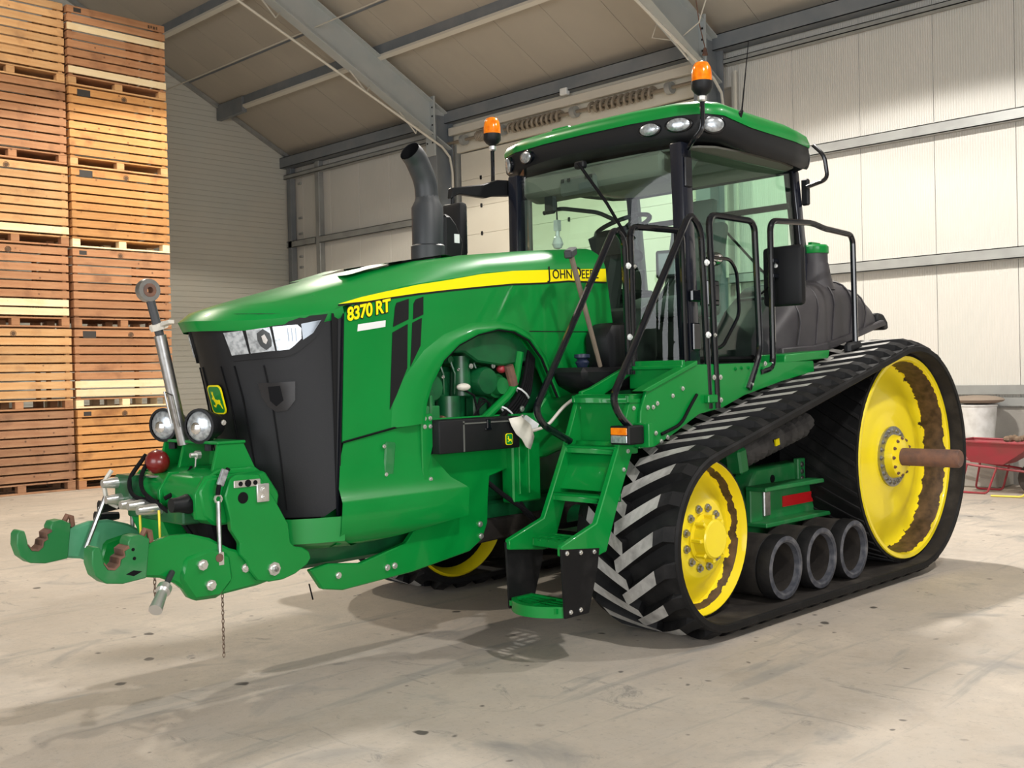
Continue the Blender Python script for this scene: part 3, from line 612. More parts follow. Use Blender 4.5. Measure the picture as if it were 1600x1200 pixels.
# ------------------------------------------------------------------ lower cowl and frame
cowl_side = [(-1.962,1.232),(-1.6,1.294),(-1.44,1.306),(-1.38,1.15),(-1.27,1.02),(-1.16,.955),(-1.137,.93),(-1.147,.775),(-1.30,.755),(-1.55,.725),(-1.80,.70),(-2.0,.69),(-2.02,.885)]
for s in (-1, 1):
    b = MB(); rg = []
    levels = [(1.306,.478),(1.15,.482),(1.0,.50),(.945,.535),(.93,.545),(.78,.545),(.72,.50),(.70,.45)]
    def clipx(z):
        xf = interp(z, [(.69,-2.03),(.885,-2.02),(1.232,-1.962),(1.306,-1.95)])
        xr = interp(z, [(.70,-1.75),(.725,-1.55),(.755,-1.30),(.775,-1.147),(.93,-1.137),(.955,-1.16),(1.02,-1.27),(1.15,-1.38),(1.306,-1.44)])
        return xf, xr
    outer = [[(clipx(z)[0] + (clipx(z)[1]-clipx(z)[0])*i/10, s*yy, z - (.075*(1-i/7) if z > 1.29 and i < 7 else 0)) for i in range(11)] for z, yy in levels]
    b.rings(outer, False, False); b.rings([[(x, s*.36, z) for x, y, z in r] for r in outer], False, False)
    b.rings([[r[-1] for r in outer], [(r[-1][0], s*.36, r[-1][2]) for r in outer]], False, False)
    b.rings([outer[-1], [(x, s*.36, z) for x, y, z in outer[-1]]], False, False)
    cowl = b.build('lower_cowl', 'green', T, smooth=45)
    MB().obox((-1.66, s*.484, 1.12), (.07, .02, .20), ry=.12).build('cowl_pocket', 'green_dusty', cowl, .008)
    for bx, bz in ((-1.70, 1.20), (-1.69, 1.05)): bolt(cowl, bx, s*.494, bz, .011, 'y', s)
    MB().tube([(-1.96, s*.485, 1.236), (-1.6, s*.489, 1.298), (-1.44, s*.489, 1.312)], .006, 5).build('cowl_seam', 'black_matte', cowl)
    bolt(cowl, -1.30, s*.50, 1.25, .014, 'y', s)
    MB().prism([(-2.15,.60),(-2.076,.492),(-1.95,.468),(-1.48,.495),(-1.05,.552),(-.95,.61),(-.905,.70),(-.895,.85),(-.88,.97),(-.585,1.04),(-.565,1.12),(-.56,1.33),(-1.38,1.33),(-1.38,.80),(-1.52,.66),(-1.83,.59),(-2.03,.617)], 'xz', s*.445, s*.405).build('frame_plate', 'green', T, .006, 0)
    for bx, bz in ((-1.66,.545),(-1.61,.548),(-.97,.70),(-.965,.63),(-1.98,.55)): bolt(T, bx, s*.446, bz, .018, 'y', s, h=.016)
# front apron below the grille, bent round the nose
AP = [(v, interp(abs(v), [(0,-2.36),(.55,-2.33),(.8,-2.24),(.93,-2.12),(1,-2.0)])) for v in [-1+i/10 for i in range(21)]]
MB().rings([[(x, v*.54, z) for v, x in AP] for z in (.865,.80,.74)] + [[(x+.08, v*.48, .70) for v, x in AP], [(x+.25, v*.40, .70) for v, x in AP]], False, False).build('front_apron', 'green', T, smooth=50)
MB().box(-2.30, -.2, -.30, .30, .58, .80).build('chassis', 'green_engine', T, .02)
MB().prism([(-1.45,.64),(-.8,.70),(-.2,.70),(.3,.75),(.3,.60),(-1.2,.55)], 'xz', -.33, .33).build('sump_guard', 'rubber_inner', T, .01)
# ------------------------------------------------------------------ engine bay
eng = MB().box(-1.5, .25, -.30, .30, .80, 1.62).build('engine_block', 'green_engine', T, .03)
def sub(mb, name, m, par, **k): return mb.build(name, m, par, **k)
sub(MB().prism([(-1.42,1.70),(-1.05,1.70),(-.95,1.645),(-.75,1.62),(-.55,1.64),(-.42,1.66),(-.35,1.9),(-1.42,1.9)], 'xz', -.44, -.30), 'heat_shield', 'green_engine', eng, bevel=.01)
sub(MB().lathe([(0,-.14),(.075,-.14),(.085,-.12),(.085,0),(0,0)], (-.87, -.30, 1.53), 'y', 16), 'fuel_filter', 'green_engine', eng)
sub(MB().cyl((-1.12,-.36,1.17), (-1.12,-.36,1.45), .075, .07), 'oil_filter', 'green_engine', eng)
sub(MB().cyl((-1.0,-.34,1.45), (-1.0,-.34,1.68), .065, .055), 'pump_body', 'green_engine', eng)
sub(MB().lathe([(0,-.10),(.05,-.10),(.06,-.05),(.075,-.05),(.075,0),(0,0)], (-.74, -.33, 1.50), 'y', 14), 'green_canister', 'green_dusty', eng)
sub(MB().ell((-.72, -.40, 1.60), (.035,.03,.025)), 'red_cap', 'red_cap', eng)
sub(MB().ell((-1.06, -.43, 1.50), (.05,.03,.022)), 'sensor_plug', 'paper', eng)
sub(MB().box(-1.38, -1.22, -.40, -.30, 1.44, 1.62).box(-1.34, -1.26, -.42, -.38, 1.30, 1.50), 'alternator_bracket', 'green_engine', eng, bevel=.015)
sub(MB().lathe([(0,-.09),(.07,-.09),(.085,-.07),(.085,0),(0,0)], (-1.27, -.32, 1.50), 'y', 16), 'alternator', 'green_engine', eng)
sub(MB().tube(fillet([(-1.05,-.40,1.20), (-.87,-.43,1.33), (-.66,-.44,1.47), (-.60,-.44,1.70)], .08), .026, 10), 'coolant_pipe', 'green', eng)
for k in range(5):
    sub(MB().tube(fillet([(-1.05+.04*k,-.41-.01*k,1.16), (-.83+.03*k,-.44,1.27+.0*k), (-.60+.012*k,-.46,1.46-.014*k), (-.52+.012*k,-.44,1.72)], .12), .014, 7), 'hydraulic_hose', 'black_matte', eng)
for px, pz, a in ((-.60,1.45,.8), (-.73,1.34,.6)):
    sub(MB().tube([(px+.05*math.cos(t/8*6.28)*.9, -.455+.03*math.sin(t/8*6.28), pz+.05*math.cos(t/8*6.28)*-.7) for t in range(9)], .006, 5), 'cable_tie', 'white_label', eng)
sub(MB().tube([(-1.06,-.42,1.49), (-.98,-.43,1.45), (-.93,-.42,1.32), (-.95,-.41,1.22)], .007, 6), 'sensor_wire', 'black_matte', eng)
sub(MB().obox((-1.22,-.40,1.27), (.03,.03,.14), ry=.35), 'rusty_clip', 'rust', eng)
for k in range(6):
    sub(MB().cyl((-1.36+.09*k, -.30, 1.66), (-1.36+.09*k, -.36, 1.66), .022, n=10).tube([(-1.36+.09*k, -.35, 1.66), (-1.34+.09*k, -.37, 1.58), (-1.30+.08*k, -.35, 1.46)], .008, 6), 'fuel_line', 'green_engine', eng)
sub(MB().box(-1.40,-1.25,-.44,-.36,1.28,1.40).box(-1.33,-1.31,-.45,-.40,1.28,1.46), 'bracket', 'green_dusty', eng, bevel=.006)
sub(MB().box(-.95,-.84,-.40,-.32,1.30,1.44), 'control_unit', 'green_engine', eng, bevel=.01)
sub(MB().cyl((-.70,-.44,1.62), (-.66,-.44,1.50), .03, n=10), 'rust_hose_end', 'rust', eng)
for k in range(3): sub(MB().tube(fillet([(-1.0+.03*k,-.42,1.30), (-.95,-.44,1.38+.03*k), (-.86,-.42,1.42), (-.80,-.40,1.36-.03*k)], .05), .006, 5), 'wiring', 'black_matte', eng)
for x_, z_ in ((-1.20,1.56),(-.66,1.56),(-1.08,1.60),(-.90,1.66),(-1.16,1.24)): bolt(eng, x_, -.41, z_, .011, m='chrome')  # chrome bolts added as bright glints among the engine parts
for x_, z_ in ((-1.38,1.60), (-.80,1.62), (-.98,1.62), (-1.3,1.42)): bolt(eng, x_, -.41, z_, .016)
for x_, z0 in ((-1.42, .98),):
    br = MB().prism([(-1.44,1.36),(-1.36,1.36),(-1.36,1.18),(-1.40,1.05),(-1.36,.98),(-1.36,.92),(-1.42,.92),(-1.44,1.05)], 'xz', -.50, -.47).build('box_bracket', 'green', T, .005)
    for bx, bz in ((-1.42,1.335),(-1.38,1.335),(-1.42,1.29),(-1.38,1.29),(-1.385,1.0),(-1.385,.945)): bolt(br, bx, -.50, bz, .013)
tb = MB().box(-1.365, -.735, -.56, -.40, 1.135, 1.322).build('tool_box', 'black_plastic', T, .01, seg=2)
MB().box(-1.19, -1.18, -.564, -.555, 1.14, 1.31).box(-1.19, -.74, -.564, -.555, 1.292, 1.30).build('lid_seam', 'interior_grey', tb)
MB().box(-1.01, -.98, -.572, -.555, 1.26, 1.315).box(-1.02,-.97,-.568,-.555,1.25,1.265).build('latch', 'black_gloss', tb, .004)
emblem(tb, (-.83, -.562, 1.19), (1, 0, 0), (0, 0, 1), .066, (0, -1, 0))
gb = MB().box(-.74, -.50, -.50, -.40, .80, 1.33).build('pump_guard', 'green', T, .01)
MB().box(-.70,-.685,-.515,-.49,.85,1.2).box(-.62,-.605,-.515,-.49,.85,1.2).build('guard_rib', 'green', gb, .004)
for bz in (1.31, 1.36, 1.255): bolt(gb, -.66, -.505, bz, .018)
MB().obox((-.60,-.52,1.27), (.12,.012,.05), ry=.5).build('bracket_label', 'white_label', gb)
b = MB(); b.rings([[(-.80,-.575,1.245),(-.70,-.575,1.255),(-.62,-.58,1.20),(-.60,-.585,1.13)], [(-.78,-.578,1.20),(-.70,-.59,1.20),(-.64,-.585,1.15),(-.61,-.58,1.09)], [(-.74,-.575,1.15),(-.70,-.58,1.12),(-.66,-.575,1.07),(-.63,-.58,1.055)]], False, False)
b.xform(Matrix.Translation((-.04, 0, .065))); o = b.build('paper_tag', 'paper', T, smooth=60); md = o.modifiers.new('thick', 'SOLIDIFY'); md.thickness = .004
o['label'] = 'crumpled off-white paper tag hanging beside the black box'
MB().prism([(-.585,1.04),(-.38,1.05),(.25,1.2),(.29,1.62),(-.33,1.46),(-.5,1.30)], 'xz', -.44, -.40).build('battery_cover', 'green', T, .01)
MB().tube(fillet([(-.66,-.55,1.22),(-.52,-.58,1.25),(-.40,-.60,1.36),(-.25,-.58,1.42)], .05), .010, 7).build('breather_hose', 'pale_steel', T)
MB().tube(fillet([(-.72,-.46,.90),(-.62,-.50,.70),(-.40,-.52,.62),(-.1,-.5,.62)], .1), .018, 7).build('drain_hose', 'black_matte', T)
MB().tube(fillet([(-.95,-.40,1.0),(-.80,-.46,.86),(-.60,-.52,.72),(-.45,-.5,.55)], .1), .015, 7).build('drain_hose', 'black_matte', T)
MB().prism([(-.36,1.60),(.28,1.60),(.30,1.46),(-.20,1.44),(-.34,1.50)], 'xz', -.74, -.46).build('battery_shelf', 'black_plastic', T, .03)
MB().lathe([(.03,0),(.045,.03),(.03,.05),(.05,.06),(.05,.08),(0,.085)], (-.28,-.66,1.60), 'z', 12).build('filler_cap', 'blue_lever', T)
MB().prism([(-.06,1.58),(-.09,1.80),(-.02,1.88),(.22,1.88),(.26,1.58)], 'xz', -.70, -.49).build('air_duct', 'black_plastic', T, .05, seg=2)
# ------------------------------------------------------------------ exhaust and right mirror
ex = MB().lathe([(0,2.20),(.118,2.20),(.118,2.44),(.108,2.45),(.108,2.70),(.085,2.745),(.078,2.78)], (-.50, .5, 0), 'z', 22).build('exhaust_stack', 'exhaust_grey', T)
pts = fillet([(-.50,.5,2.75),(-.51,.5,2.88),(-.60,.49,3.02),(-.66,.48,3.06)], .16, 8)
MB().tube(pts, [.080]+[.078]*(len(pts)-2)+[.074], 16, False).build('exhaust_tip', 'exhaust_grey', ex)
MB().tube(pts, .066, 14, False).build('exhaust_bore', 'black_matte', ex)
MB().prism([(-.42,2.36),(-.26,2.36),(-.24,2.48),(-.30,2.60),(-.36,2.66),(-.42,2.66)], 'xz', .42, .56).build('heat_shield', 'black_plastic', ex, .02)
MB().box(-.335,-.29,.415,.42,2.47,2.53).build('warning_label', 'white_label', ex)
mr = MB().box(.02, .10, .74, .95, 2.43, 2.83).build('side_mirror', 'black_plastic', T, .03, seg=2)
MB().box(.10,.104,.76,.93,2.46,2.80).build('mirror_glass', 'chrome', mr)
MB().prism([(.02,2.86),(.03,2.94),(.35,3.0),(.50,3.05),(.64,3.06),(.64,2.94),(.45,2.92),(.38,2.90),(.10,2.90)], 'xz', .83, .88).tube([(.05,.85,2.92),(.05,.85,2.78)], .018, 8).build('mirror_arm', 'black_plastic', mr, .008)
# ================================================================== tracks and wheels
C1, C2 = (0.0, .58), (2.515, .885)
PHI = math.radians(103.83)
def belt_path(r1, r2):
    """closed side-view path: top run forward, round the idler, bottom run back, round the drive wheel; returns sampler by arc length"""
    segs = []
    def lin(a, b): return ('l', a, b, math.dist(a, b))
    def ac(c, r, a0, a1): return ('a', c, r, a0, a1, abs(a1-a0)*r)
    pt = lambda c, r, a: (c[0]+r*math.cos(a), c[1]+r*math.sin(a))
    segs.append(lin(pt(C2, r2, PHI), pt(C1, r1, PHI)))
    segs.append(ac(C1, r1, PHI, math.radians(270)))
    segs.append(lin(pt(C1, r1, math.radians(270)), pt(C2, r2, math.radians(270))))
    segs.append(ac(C2, r2, math.radians(270), PHI+2*math.pi))
    tot = sum(s[-1] for s in segs)
    def at(s):
        s %= tot
        for g in segs:
            if s <= g[-1]:
                f = s/g[-1]
                if g[0] == 'l':
                    (ax, az), (bx, bz) = g[1], g[2]; t = ((bx-ax)/g[3], (bz-az)/g[3])
                    return (ax+(bx-ax)*f, az+(bz-az)*f), (-t[1]*-1, t[0]*-1)
                a = g[3]+(g[4]-g[3])*f; n = (math.cos(a), math.sin(a)); return (g[1][0]+g[2]*n[0], g[1][1]+g[2]*n[1]), n
            s -= g[-1]
        return at(0)
    return at, tot
pa, PL = belt_path(.525, .83)
BI, BO = -.79, -1.52; BC = (BI+BO)/2
N_ = 150; b = MB(); rg = []
for i in range(N_):
    (x, z), n = pa(PL*i/N_)
    P = lambda y, d: (x+n[0]*d, y, z+n[1]*d)
    rg.append([P(BO, -.012), P(BO+.012, 0), P(BI-.012, 0), P(BI, -.012), P(BI, -.042), P(BI-.01, -.05), P(BO+.01, -.05), P(BO, -.042)])
rg.append(rg[0])
for i in range(N_):
    r0, r1 = rg[i], rg[i+1]
    for k in range(8):
        b.cur = 1 if k == 5 else 0
        b.add([r0[k], r0[(k+1) % 8], r1[(k+1) % 8], r1[k]], [(0, 1, 2, 3)])
belt_me = b.mesh('track_belt', ['rubber', 'rubber_inner'], smooth=40)
NL = 48; PITCH_L = PL/NL
def lug(s0, sgn):
    """one tread bar: sgn -1 runs from the outer edge to past the centre, +1 from the inner edge"""
    b = MB(); e = BO+.012 if sgn < 0 else BI-.012; d = 1 if sgn < 0 else -1; L_ = .385; k = 7; rows = []
    for i in range(k+1):
        f = i/k; y = e + d*L_*f; sc = s0 + .20*min(1, max(0, (f-.16)/.84)); h = .055
        wb, wt = .052, .037
        if i < 2: h = (.006, .036)[i]
        row = []
        for ds, hh in ((-wb, -.002), (-wt, h), (wt, h), (wb, -.002)):
            (x, z), n = pa(sc+ds); row.append((x+n[0]*hh, y, z+n[1]*hh))
        rows.append(row)
    for j in range(k):
        for i in range(3):
            b.cur = 1 if (i == 1 and j > 1) else 0
            b.add([rows[j][i], rows[j][i+1], rows[j+1][i+1], rows[j+1][i]], [(0, 1, 2, 3)])
    b.cur = 0
    b.add(rows[0], [(0, 1, 2, 3)]); b.add(rows[-1], [(0, 1, 2, 3)])
    return b.mesh('tread_lug', ['rubber', 'rubber_worn'], smooth=0)
lugs = [lug(i*PITCH_L, -1) for i in range(NL)] + [lug((i+.5)*PITCH_L, 1) for i in range(NL)]
# wheels: profiles are (radius, y) for the near side
def wheel_mesh(prof, mats, slots, name, n=48):
    b = MB()
    for i in range(len(prof)-1):
        b.cur = slots[i]; b.lathe(prof[i:i+2], (0, 0, 0), 'y', n)
    return b.mesh(name, mats, smooth=35)
drive_prof = [(.778,-.80),(.778,-1.405),(.757,-1.41),(.752,-1.420),(.725,-1.416),(.715,-1.400),(.700,-1.225),(.665,-1.21),(.60,-1.215),(.50,-1.255),(.42,-1.275),(.34,-1.262),(.29,-1.275),(.23,-1.29),(.0,-1.29)]
drive_me = wheel_mesh(drive_prof, ['yellow', 'drive_rim', 'rubber'], [2,2,0,0,0,1,1,0,0,0,0,0,0,0], 'drive_wheel', 64)
idler_prof = [(.0,-1.15),(.405,-1.15),(.415,-.90),(.435,-.84),(.455,-.80),(.473,-.82),(.473,-1.33),(.458,-1.335),(.452,-1.338),(.430,-1.29),(.420,-1.27),(.405,-1.225),(.34,-1.24),(.28,-1.29),(.24,-1.318),(.225,-1.325),(.0,-1.325)]
idler_me = wheel_mesh(idler_prof, ['yellow', 'idler_rim', 'rubber'], [2,2,0,0,0,2,2,0,0,1,1,0,0,0,0,0], 'idler_wheel', 56)
roller_me = wheel_mesh([(0,-1.10),(.17,-1.10),(.198,-1.115),(.200,-1.34),(.196,-1.345),(.206,-1.355),(.206,-1.42),(.198,-1.442),(.172,-1.448),(.160,-1.442),(.152,-1.41),(.145,-1.26),(.06,-1.25),(0,-1.25)], ['rubber_inner','roller_blue','rubber'], [0,0,0,2,2,2,2,1,1,1,0,1,1], 'track_roller', 36)
b = MB(); rr_ = []
for i in range(7):
    y_, a_ = -1.395+.59*i/6, -.42*i/6; row = []
    for da, rad in ((-.022, .774), (-.016, .787), (.016, .787), (.022, .774)): row.append((rad*math.cos(a_+da), y_, rad*math.sin(a_+da)))
    rr_.append(row)
drum_rib = b.rings(rr_).mesh('drum_rib', 'rubber', smooth=0)
hub_prof = [(.225,-1.285),(.228,-1.308),(.165,-1.312),(.160,-1.33),(.150,-1.365),(.125,-1.38),(.0,-1.382)]
for s in (-1, 1):
    dy = 0 if s < 0 else 2*abs(BC)
    def put(name, me, par, loc=(0, 0, 0), flip=True):
        o = link(name, me, par); o.location = loc
        if s > 0 and flip: o.rotation_euler.z = math.pi
        return o
    belt = link('track_belt', belt_me, T); belt.location.y = dy
    for me in lugs: link('tread_lug', me, belt)
    dw = put('drive_wheel', drive_me, T, (C2[0], 0, C2[1]))
    for k in range(44):
        o = link('drum_rib', drum_rib, dw); o.rotation_euler.y = k*2*math.pi/44
    hb = MB().lathe(hub_prof[:3], (0, 0, 0), 'y', 32).build('bolt_ring', 'steel', dw)
    MB().lathe(hub_prof[2:], (0, 0, 0), 'y', 28).build('hub', 'yellow', dw)
    for k in range(20): bolt(dw, .197*math.cos(k*math.pi/10), -1.308, .197*math.sin(k*math.pi/10), .019, m='steel', h=.018, name='wheel_bolt')
    for k in range(12): bolt(dw, .135*math.cos(k*math.pi/6), -1.37, .135*math.sin(k*math.pi/6), .014, m='rust', h=.016, name='hub_bolt')
    MB().lathe([(0,-1.0),(.066,-1.0),(.066,-1.80),(.058,-1.812),(0,-1.812)], (0, 0, 0), 'y', 24).build('axle_shaft', 'rust', dw)
    iw = put('idler_wheel', idler_me, T, (C1[0], 0, C1[1]))
    MB().lathe([(.145,-1.325),(.145,-1.34),(.122,-1.345),(.115,-1.412),(.105,-1.42),(.0,-1.422)], (0, 0, 0), 'y', 24).build('hub', 'yellow', iw)
    for k in range(8): MB().obox((.125*math.cos(k*math.pi/4), -1.372, .125*math.sin(k*math.pi/4)), (.03, .07, .022), ry=-k*math.pi/4).build('hub_rib', 'yellow', iw, .004)
    for k in range(12): bolt(iw, .178*math.cos((k+.5)*math.pi/6), -1.325, .178*math.sin((k+.5)*math.pi/6), .026, m='steel', h=.026, name='wheel_bolt')
    for x in (.725, 1.175, 1.615):
        ro = put('track_roller', roller_me, T, (x, 0, .314))
        for k in range(6): bolt(ro, .095*math.cos(k*math.pi/3), -1.255, .095*math.sin(k*math.pi/3), .012, m='roller_blue', h=.012, name='roller_bolt')
    # undercarriage between the wheels
    Y = lambda y: s*abs(y)
    uf = MB().prism([(.62,.60),(.80,.60),(.98,.66),(1.05,.80),(1.12,.88),(2.08,.90),(2.08,.52),(1.6,.42),(.9,.40),(.6,.46)], 'xz', Y(.84), Y(.99)).build('undercarriage_frame', 'green_dusty', T, .012)
    MB().box(.98, 1.92, Y(1.15), Y(.99), .745, .775).box(.98, 1.92, Y(1.15), Y(.99), .505, .535).box(1.88, 1.92, Y(1.15), Y(.99), .52, .76).box(.98, 1.92, Y(1.03), Y(.99), .53, .75).build('roller_bogie', 'green_dusty', uf, .006)
    MB().box(1.38, 1.84, Y(1.036), Y(1.028), .60, .675).build('reflector_strip', 'red_reflector', uf)
    MB().box(1.62, 1.72, Y(1.02), Y(.98), .70, .92).build('bolt_plate', 'green_dusty', uf, .006)
    for k in range(3): bolt(uf, 1.67, Y(1.02), .775+.05*k, .022, 'y', s, m='steel', h=.012)
    for x in (1.9, 1.98): MB().lathe([(0, 0), (.02, 0), (.02, s*.004), (0, s*.004)], (x, Y(.992), .82), 'y', 12).build('frame_hole', 'black_matte', uf)
    MB().lathe([(0, 0), (.028, 0), (.028, s*.004), (0, s*.004)], (1.32, Y(.992), .80), 'y', 12).build('frame_hole', 'black_matte', uf)
    MB().box(1.12,1.20,Y(1.05),Y(.99),.56,.74).build('bogie_clamp', 'steel', uf, .006)
    MB().cyl((.05, Y(.95), .60), (.75, Y(.95), .86), .09, .075).build('tension_strut', 'rubber_inner', T)
    p0, p1 = Vector((.95, Y(.98), .985)), Vector((2.15, Y(.98), 1.235)); bl = []
    for k in range(31):
        bl.append(.088 if k % 2 else .055)
    bel = MB().tube([p0.lerp(p1, k/30) for k in range(31)], bl, 14).build('recoil_bellows', 'bellows_rubber', T, smooth=0)
    MB().obox((.90, Y(.98), .955), (.10, .12, .17), ry=-.2).build('bellows_bracket', 'green_dusty', bel, .015)
    MB().obox((1.27, Y(1.065), 1.06), (.05, .012, .045), ry=-.2).build('yellow_sticker', 'decal_yellow', bel)
    MB().tube([(2.0, Y(1.02), 1.15), (1.98, Y(1.03), 1.0), (1.99, Y(1.02), .92)], .007, 5).build('grease_line', 'rubber_inner', bel)
    MB().prism([(2.1,.3),(2.9,.3),(2.95,1.2),(2.5,1.6),(2.0,1.35)], 'xz', Y(.35), Y(.78)).build('final_drive', 'black_matte', T, .05)
MB().box(.2, 3.0, -.38, .38, .62, 1.50).build('transmission_housing', 'green_engine', T, .04)
MB().cyl((0, -.9, .62), (0, .9, .62), .09).build('front_axle', 'green_engine', T)
# ================================================================== platform, ladder, handrails
yF, yN = -.785, -1.175
plat = MB().box(.0, 1.55, -1.20, -.80, 1.575, 1.60).build('platform', 'green', T, .006)
MB().prism([(-.42,1.34),(-.36,1.47),(.10,1.60),(1.52,1.615),(1.53,1.54),(1.1,1.48),(.65,1.40),(.40,1.33),(.15,1.30),(-.10,1.20),(-.30,1.13),(-.44,1.13)], 'xz', -1.215, -1.19).build('side_beam', 'green', plat, .005)
MB().prism([(1.15,1.60),(1.16,1.66),(1.76,1.69),(1.74,1.63)], 'xz', -1.21, -1.0).build('rear_bracket', 'green', plat, .006)
MB().prism([(-.42,1.455),(-.36,1.475),(.12,1.625),(.12,1.60),(-.36,1.45)], 'xz', -1.23, -1.15).build('beam_flange', 'green', plat, .003)
MB().prism([(-.45,1.455),(-.36,1.475),(.05,1.625),(.05,1.56),(-.36,1.38),(-.45,1.36)], 'xz', yF-.015, yF+.015).build('far_beam', 'green', plat, .004)
MB().box(.02,.05,-1.19,yF,1.46,1.63).build('kick_plate', 'green', plat, .004)
MB().box(.20, .30, -1.25, -1.2, 1.365, 1.415).build('rail_socket', 'green', plat, .006)
MB().tube(fillet([(-.24,-1.22,1.20),(-.05,-1.225,1.25),(.05,-1.225,1.36),(.12,-1.22,1.42)], .06), .010, 6).build('cable', 'black_matte', plat)
for bx, bz in ((-.36,1.36),(-.31,1.36),(-.27,1.38),(-.12,1.42),(-.02,1.46),(-.24,1.16),(-.18,1.18),(-.29,1.21)): bolt(plat, bx, -1.216, bz, .014)
for bx, bz in ((.55,1.57),(.62,1.575),(.70,1.575),(.78,1.57),(.86,1.57)): bolt(plat, bx, -1.216, bz, .012, m='green')
# ladder rails run from the platform forward and down
TOPX, TOPZ, BOTX, BOTZ = -.46, 1.42, -.86, .66
def rail_poly(): return [(-.40,1.43),(-.47,1.43),(-.55,1.20),(-.90,.73),(-1.09,.645),(-1.09,.59),(-.86,.60),(-.77,.69),(-.66,.96),(-.40,1.32)]
for yy, w_ in ((yF, .018), (yN, .018)):
    lr = MB().prism([(-.36,1.44),(-.475,1.44),(-.60,1.14),(-.80,.745),(-1.085,.655),(-1.085,.60),(-.80,.565),(-.72,.58),(-.60,.86),(-.42,1.22)], 'xz', yy-w_, yy+w_).build('ladder_rail', 'green', T, .005)
    for bx, bz in ((-.46,1.36),(-.52,1.12),(-.56,1.02)): bolt(lr, bx, yy-w_, bz, .013)
MB().box(-.47,-.40,yN,yF,1.10,1.40).build('ladder_riser', 'green', T, .005)
MB().prism([(-.66,.90),(-.64,.90),(-.49,1.17),(-.51,1.17)], 'xz', yN, yF).build('ladder_riser', 'green', T, .003)
def step(x0, x1, z, d=.04, grate=True, ext=0):
    st = MB().box(x0, x0+.02, yN-ext, yF+ext, z-d, z).box(x1-.02, x1, yN-ext, yF+ext, z-d, z).box(x0, x1, yN-ext, yN-ext+.02, z-d, z).box(x0, x1, yF+ext-.02, yF+ext, z-d, z)
    if grate:
        for k in range(5):
            yy = yN + (yF-yN)*(k+1)/6; st.box(x0, x1, yy-.012, yy+.012, z-.016, z-.002)
        st.box((x0+x1)/2-.012, (x0+x1)/2+.012, yN, yF, z-.018, z-.004)
    else: st.box(x0, x1, yN, yF, z-.02, z-.002)
    return st.build('ladder_step', 'green', T, .004)
step(-.50,-.30, 1.435, .045, False, .02); step(-.60,-.44, 1.15, .045, False); step(-.72,-.56, .885, .045, False); step(-.90,-.70, .645, .045)
b = MB()   # bottom step with its bowed front edge, hung on rubber flaps
front = [(-1.06-.10*math.sin(math.pi*i/10)**.8, yN+.0 + (yF-yN)*i/10) for i in range(11)]
out = front + [(-.90, yF), (-.90, yN)]
inn = [(-1.04-.085*math.sin(math.pi*i/10)**.8, yN+.025 + (yF-yN-.05)*i/10) for i in range(11)] + [(-.925, yF-.025), (-.925, yN+.025)]
n_ = len(out)
for za, zb in ((.27, .33),):
    V0 = [(x, y, za) for x, y in out]; V1 = [(x, y, zb) for x, y in out]; W0 = [(x, y, za) for x, y in inn]; W1 = [(x, y, zb) for x, y in inn]
    b.add(V0+V1+W0+W1, [f for i in range(n_) for f in ((i, (i+1) % n_, n_+(i+1) % n_, n_+i), (2*n_+i, 3*n_+i, 3*n_+(i+1) % n_, 2*n_+(i+1) % n_), (n_+i, n_+(i+1) % n_, 3*n_+(i+1) % n_, 3*n_+i), (i, 2*n_+i, 2*n_+(i+1) % n_, (i+1) % n_))])
for k in range(4):
    xx = -1.09+.045*k; b.box(xx-.008, xx+.008, yN+.02, yF-.02, .295, .322)
b.box(-1.13,-.91,(yN+yF)/2-.014,(yN+yF)/2+.014,.29,.327)
bs_ = b.build('bottom_step', 'green', T, 0, 30)
for yy in (yF+.012, yN-.012):
    fl = MB().prism([(-1.09,.64),(-.78,.61),(-.80,.50),(-.88,.27),(-1.07,.27)], 'xz', yy-.008, yy+.008).build('step_flap', 'rubber', T, .003)
    for bx, bz in ((-1.05,.615),(-.94,.605),(-.83,.595),(-1.03,.30),(-.95,.30)): bolt(fl, bx, yy-.008, bz, .013)
def rail(pts, r=.021, rad=.075): return MB().tube(fillet(pts, rad, 6), r, 10).build('handrail', 'black_gloss', T)
r1 = rail([(-.58,yF-.03,1.17),(-.80,yF-.03,1.27),(-.87,yF-.03,1.36),(-.13,yF-.03,2.45),(-.04,yF-.03,2.38),(-.02,yF-.03,1.55)])
r2 = rail([(-.46,yN-.03,1.22),(-.60,yN-.03,1.32),(-.66,yN-.03,1.42),(.11,yN-.03,2.52),(.22,yN-.03,2.42),(.27,yN-.03,1.33)])
r3 = rail([(.03,yF-.03,1.55),(.02,yF-.03,2.47),(.56,yF-.03,2.485),(.575,yF-.03,1.60)])
r4 = rail([(.34,yN-.04,1.33),(.29,yN-.04,2.52),(.80,yN-.04,2.52),(.84,yN-.04,1.68),(.68,yN-.05,1.44)])
r5 = rail([(.84,yN-.03,1.545),(1.01,yN-.03,1.57),(1.01,yN-.03,2.545),(1.57,yN-.03,2.575),(1.72,yN-.03,2.55),(2.14,yN-.03,2.535),(2.15,yN-.03,1.74)])
for rr, x0, x1, yy in ((r1, -.03, .03, yF-.03), (r2, .235, .305, yN-.035)):
    for zz in (2.22, 1.78):
        MB().cyl((x0, yy, zz), (x1, yy, zz), .012, n=8).build('rail_clamp', 'black_gloss', rr); bolt(rr, x0-.005, yy-.02, zz, .02, m='white_label', h=.02); bolt(rr, x1+.005, yy-.018, zz, .013)
for xx in (.265, .335):
    for zz in (1.52, 1.38): bolt(r2, xx+.02, yN-.055, zz, .017)
for xx, zz in ((.70,1.47),(.86,1.60)): bolt(r4, xx, yN-.06, zz, .016)
